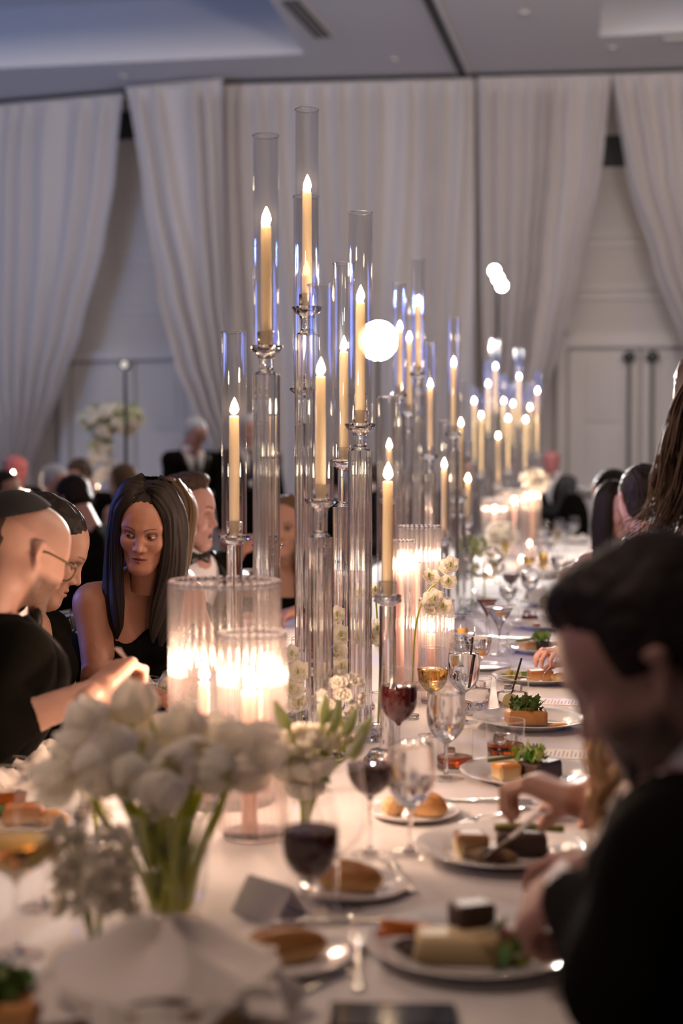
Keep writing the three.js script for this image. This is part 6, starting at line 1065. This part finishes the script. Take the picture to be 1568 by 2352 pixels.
// spikes of white stock, left foreground
function spike(name, label, base, top, n, seed, spread = 0.024, from = 0.35) { const q = rng(seed), d = top.clone().sub(base); return stemFlower(name, label, base, top, (o) => { for (let k = 0; k < n; k++) { const t = lerp(from, 1.02, k / (n - 1)), a = k * 2.4, m = part(o, 'floret', FLORET, M.petal, d.clone().multiplyScalar(t).add(V(Math.cos(a) * spread * (1.15 - t * 0.5), q() * 0.01, Math.sin(a) * spread * (1.15 - t * 0.5)))); m.scale.setScalar(lerp(1.35, 0.7, (t - from) / (1 - from)) * (0.85 + 0.3 * q())); m.rotation.set(q() * 0.6, -a + Math.PI / 2, 0); m.rotateX(1.0); } }, undefined, 0.0038); }
{
  const c = F(218, 2192); budVase('round little glass bud vase at left holding white stock', c, 0.03, 0.062);
  spike('stock_flower', 'left pale spike of white stock in the little round vase', c.clone().add(V(-0.004, 0.006, 0)), at(150, 1900, 1.80), 22, 31);
  spike('stock_flower', 'right fuller spike of white stock in the little round vase', c.clone().add(V(0.004, 0.006, 0)), at(262, 1920, 1.76), 26, 32, 0.028);
  leafBlade(thing('stock_leaf', 'green blade leaf in the little round vase of white stock', 'leaf', c), [V(0, 0.008, 0), V(-0.012, 0.06, 0.004), V(-0.03, 0.12, 0.004), V(-0.042, 0.16, 0)], 0.012);
  const d = F(222, 1936); budVase('dark little bud vase behind the left tulips', d, 0.028, 0.08);
  spike('stock_flower', 'short white spike with dark leaves behind the left tulips', d.clone().add(V(0, 0.006, 0)), at(206, 1836, 2.3), 10, 33, 0.014, 0.6);
}
// orchid and sweet pea sprays between the candles
function spray(label, base, pts, blooms, mat = M.petal) { const o = thing('orchid_spray', label, 'flower', base); part(o, 'stem', sweep([V(0, 0.006, 0), ...pts.map((p) => p.clone().sub(base))], 0.0022, 6, 24), M.stem); blooms.forEach(([p, s], i) => { const m = part(o, 'blossom', ORCHID, mat, p.clone().sub(base)); m.scale.setScalar(s); m.lookAt(camera.position.clone().add(V((i % 3 - 1) * 2, 1.2, 0))); m.rotateX(1.25); const e = part(o, 'sepal', BUD, M.leaf, p.clone().sub(base).add(V(0, 0.004, 0.012))); e.scale.setScalar(0.35); }); return o; }
{
  const b = F(944, 1650); budVase('bud vase of orchids beside the tall ribbed vase', b, 0.024, 0.09);
  spray('arching orchid spray in front of the middle candlesticks', b.clone().add(V(0, 0.004, 0)), [at(958, 1420, 3.56), at(980, 1362, 3.56), at(1012, 1330, 3.56), at(1034, 1312, 3.56)], [[at(1036, 1306, 3.54), 1.0], [at(1030, 1342, 3.53), 0.8], [at(986, 1330, 3.55), 0.85], [at(1000, 1384, 3.54), 1.1], [at(1018, 1400, 3.52), 0.9], [at(986, 1402, 3.54), 0.8]]);
  const e = F(868, 1672); budVase('bud vase behind the rightmost near candlestick', e, 0.024, 0.085);
  spray('orchid stem left of the rightmost near candlestick', e.clone().add(V(0, 0.004, 0)), [at(872, 1500, 3.5), at(866, 1420, 3.5), at(862, 1360, 3.5)], [[at(863, 1362, 3.47), 0.8], [at(868, 1452, 3.47), 1.0], [at(856, 1470, 3.45), 0.8]]);
  const g = F(772, 1690); budVase('bud vase among the stems of the near candlesticks', g, 0.024, 0.085);
  spray('white orchids climbing between the near candlestick stems', g.clone().add(V(0, 0.004, 0)), [at(776, 1560, 3.3), at(772, 1480, 3.3), at(776, 1420, 3.3)], [[at(776, 1420, 3.28), 0.9], [at(784, 1466, 3.26), 1.0], [at(768, 1500, 3.27), 1.1], [at(786, 1540, 3.25), 1.0], [at(768, 1576, 3.26), 1.0]]);
  const h = F(690, 1690); budVase('bud vase just right of the ribbed vases', h, 0.024, 0.085);
  spray('white orchids just right of the largest ribbed vase', h.clone().add(V(0, 0.004, 0)), [at(692, 1600, 3.2), at(684, 1540, 3.2), at(676, 1490, 3.2)], [[at(672, 1510, 3.18), 0.9], [at(686, 1552, 3.17), 1.1], [at(670, 1590, 3.16), 1.0], [at(688, 1624, 3.16), 1.0]]);
}
function puff(label, center, base, r, n, seed, s, mat = M.petal) { const q = rng(seed), o = thing('flower_posy', label, 'flowers', base), c = center.clone().sub(base); part(o, 'stem', sweep([V(0, 0.004, 0), c.clone().multiplyScalar(0.5), c], 0.004, 6, 8), M.stem); for (let k = 0; k < n; k++) { const u = q() * 2 - 1, a = q() * 6.283, w = Math.sqrt(1 - u * u), p = V(Math.cos(a) * w * r, u * r * 0.75, Math.sin(a) * w * r), m = part(o, 'blossom', FLORET, mat, c.clone().add(p)); m.scale.setScalar(s * (0.8 + 0.4 * q())); m.lookAt(base.clone().add(c).addScaledVector(p, 3)); m.rotateX(Math.PI / 2); } return o; }
puff('pale hydrangea head left of the far water glasses', at(1112, 1290, 6.4), F(1112, 1384), 0.085, 46, 3, 1.3);
puff('yellow-green flower cluster right of the middle candlesticks', at(1086, 1250, 6.2), F(1084, 1394), 0.05, 24, 4, 1.1, M.petalGreen);
puff('white flower cluster beside the last far candlestick', at(1228, 1106, 9.6), F(1226, 1274), 0.09, 34, 5, 1.7);
puff('white posy in front of the far ribbed vases', at(1150, 1230, 8.6), F(1150, 1300), 0.09, 34, 6, 1.6);
puff('white blossoms behind the small white roses', at(776, 1590, 3.0), F(790, 1730), 0.05, 22, 8, 1.1);

// ---------------------------------------------------------------- the round table at the left with its tall centrepiece
{
  const c = at(254, 1200, 13.6).setY(0), t = thing('round_table', 'round table under a pale cloth at the left back', 'table', c);
  part(t, 'tabletop', lathe([[0, 0.73], [0.70, 0.73], [0.70, 0.745], [0, 0.745]], 40), M.wall);
  part(t, 'pedestal', lathe([[0, 0], [0.3, 0], [0.3, 0.03], [0.06, 0.06], [0.05, 0.72], [0, 0.72]], 20), M.metalBlack);
  solo('round_tablecloth', sheet((u, v) => { const a = u * Math.PI * 2, f = Math.max(0, v - 0.5) * 2, w = 0.03 * f * Math.sin(a * 18); return v <= 0.5 ? V(Math.cos(a) * 0.72 * v * 2, 0.747, Math.sin(a) * 0.72 * v * 2) : V(Math.cos(a) * (0.722 + 0.06 * f + w), 0.747 - 0.70 * f, Math.sin(a) * (0.722 + 0.06 * f + w)); }, 160, 16), M.cloth, 'pale cloth hanging over the round table at the left back', 'tablecloth', c.clone());
  const b = c.clone().setY(0.749), top = at(272, 972, 13.6).y - 0.749, o = thing('flower_centrepiece', 'tall white flower centrepiece on a clear stand at the left back', 'flowers', b), q = rng(91);
  part(o, 'clear_stand', lathe([[0, 0], [0.12, 0], [0.12, 0.012], [0.03, 0.03], [0.024, top - 0.1], [0.1, top - 0.08], [0, top - 0.08]], 20), M.crystal);
  const cluster = (cx, cy, rx, ry, n, s0) => { for (let k = 0; k < n; k++) { const u = q() * 2 - 1, a = q() * 6.283, w = Math.sqrt(1 - u * u), p = V(cx + Math.cos(a) * w * rx, cy + u * ry, Math.sin(a) * w * rx), m = part(o, 'blossom', k % 3 ? ROSE[k % 2] : FLORET, k % 7 === 0 ? M.petalGreen : M.petal, p); m.scale.setScalar(s0 * (k % 3 ? 1 : 2.2) * (0.7 + 0.6 * q())); m.rotation.set(q() * 1.4, q() * 6, q() * 1.4 - 0.7); } };
  cluster(0, top + 0.02, 0.27, 0.13, 90, 1.5); cluster(0.16, top + 0.04, 0.15, 0.13, 36, 1.4); cluster(-0.1, top - 0.32, 0.09, 0.24, 50, 1.3); cluster(-0.14, 0.16, 0.1, 0.07, 20, 1);
  for (let k = 0; k < 16; k++) { const a = q() * 6.283, r = 0.2 + q() * 0.12; leafBlade(o, [V(0, top - 0.05, 0), V(Math.cos(a) * r * 0.6, top + 0.08, Math.sin(a) * r * 0.6), V(Math.cos(a) * r, top + (q() - 0.3) * 0.2, Math.sin(a) * r)], 0.03); }
  votive('bright candle on the round table at the left back', at(222, 1126, 13.2), 0.2).position.y -= 0.02;
  const h = thing('candle_stand', 'clear stand under the bright candle at the left back', 'candle holder', at(222, 1126, 13.2).setY(0.749)); part(h, 'stem', lathe([[0, 0], [0.05, 0], [0.05, 0.01], [0.014, 0.02], [0.014, at(222, 1126, 13.2).y - 0.02 - 0.749 - 0.012], [0.03, at(222, 1126, 13.2).y - 0.02 - 0.749 - 0.001], [0, at(222, 1126, 13.2).y - 0.02 - 0.749 - 0.001]], 16), M.crystal);
  for (const [x, y, k] of [[30, 1100, 'upper'], [44, 1136, 'lower'], [62, 1146, 'right']]) { const p = at(x, y, 10.9), s = thing('candle_stand', k + ' candle glass glowing by the red-lit man', 'candle holder', p.clone().setY(0.749)); part(s, 'stem', lathe([[0, 0], [0.045, 0], [0.045, 0.01], [0.012, 0.02], [0.012, p.y - 0.749 - 0.01], [0.03, p.y - 0.75], [0, p.y - 0.75]], 16), M.crystal); votive(k + ' small candle by the red-lit man', p, 0.06); }
  const t2 = at(-260, 1200, 10.8).setY(0), t3 = thing('round_table', 'second round table at the far left edge', 'table', t2); part(t3, 'tabletop', lathe([[0, 0.73], [0.86, 0.73], [0.86, 0.747], [0, 0.747]], 40), M.cloth); part(t3, 'pedestal', lathe([[0, 0], [0.3, 0], [0.3, 0.03], [0.06, 0.06], [0.05, 0.72], [0, 0.72]], 20), M.metalBlack);
}
// ---------------------------------------------------------------- chairs
const acrylic = P([0.96, 0.97, 0.98], { roughness: 0.03, transmission: 1, thickness: 0.02, ior: 1.49 });
function chair(name, label, hips, f, mat) {
  const o = thing(name, label, 'chair', V(hips.x, 0, hips.z), Math.atan2(f.x, f.z));
  part(o, 'seat', new RoundedBoxGeometry(0.40, 0.03, 0.40, 3, 0.012).translate(0, 0.372, 0.06), mat);
  for (const [x, z] of [[-0.17, 0.22], [0.17, 0.22], [-0.17, -0.14], [0.17, -0.14]]) part(o, 'leg', sweep([V(x, 0.38, z), V(x * 1.08, 0.0, z * 1.1)], 0.014, 8, 1), mat);
  for (const s of [-1, 1]) part(o, 'back_post', sweep([V(s * 0.18, 0.40, -0.15), V(s * 0.185, 0.7, -0.185), V(s * 0.18, 0.93, -0.235)], 0.013, 8, 8), mat);
  for (const y of [0.56, 0.86, 0.92]) { const z = -0.165 - (y - 0.43) * 0.14; part(o, 'back_rail', sweep([V(-0.18, y, z), V(0, y, z - 0.015), V(0.18, y, z)], 0.011, 8, 6), mat); }
  for (const x of [-0.09, -0.03, 0.03, 0.09]) part(o, 'spindle', sweep([V(x, 0.56, -0.192), V(x, 0.86, -0.236)], 0.007, 6, 1), mat);
  return o;
}
chair('acrylic_chair', 'clear acrylic chair of the woman with hoop earrings', seat(258, 4.12), facing(0.9, 0, 0.3), acrylic);
chair('acrylic_chair', 'clear acrylic chair of the bowing woman', seat(-60, 3.66), facing(0.95, 0, 0.1), acrylic);
chair('acrylic_chair', 'clear acrylic chair of the man with the kippah', seat(-130, 3.02), facing(0.95, 0, 0), acrylic);
{
  const b = at(1316, 1200, 14.2).setY(0), o = thing('black_chair', 'black chair with rounded back beyond the end of the table', 'chair', b, -0.4), H = at(1316, 1130, 14.2).y;
  part(o, 'back', surfaceNets((x, y, z) => Math.max(ell(x, y, z, [0, H - 0.32, 0, 0.18, 0.32, 0.05]), H - 0.62 - y), [-0.22, H - 0.7, -0.08], [0.22, H + 0.03, 0.08], 0.02), M.suit);
  part(o, 'seat', new RoundedBoxGeometry(0.42, 0.06, 0.42, 3, 0.02).translate(0, 0.45, 0.2), M.suit);
  for (const [x, z] of [[-0.17, 0.38], [0.17, 0.38], [-0.17, 0.0], [0.17, 0.0]]) part(o, 'leg', sweep([V(x, z > 0.1 ? 0.43 : H - 0.5, z), V(x, 0, z)], 0.016, 8, 1), M.metalBlack);
}
scene.traverse((o) => { if (o.isLight && !o.isRectAreaLight) { o.castShadow = true; } });
renderer.render(scene, camera);
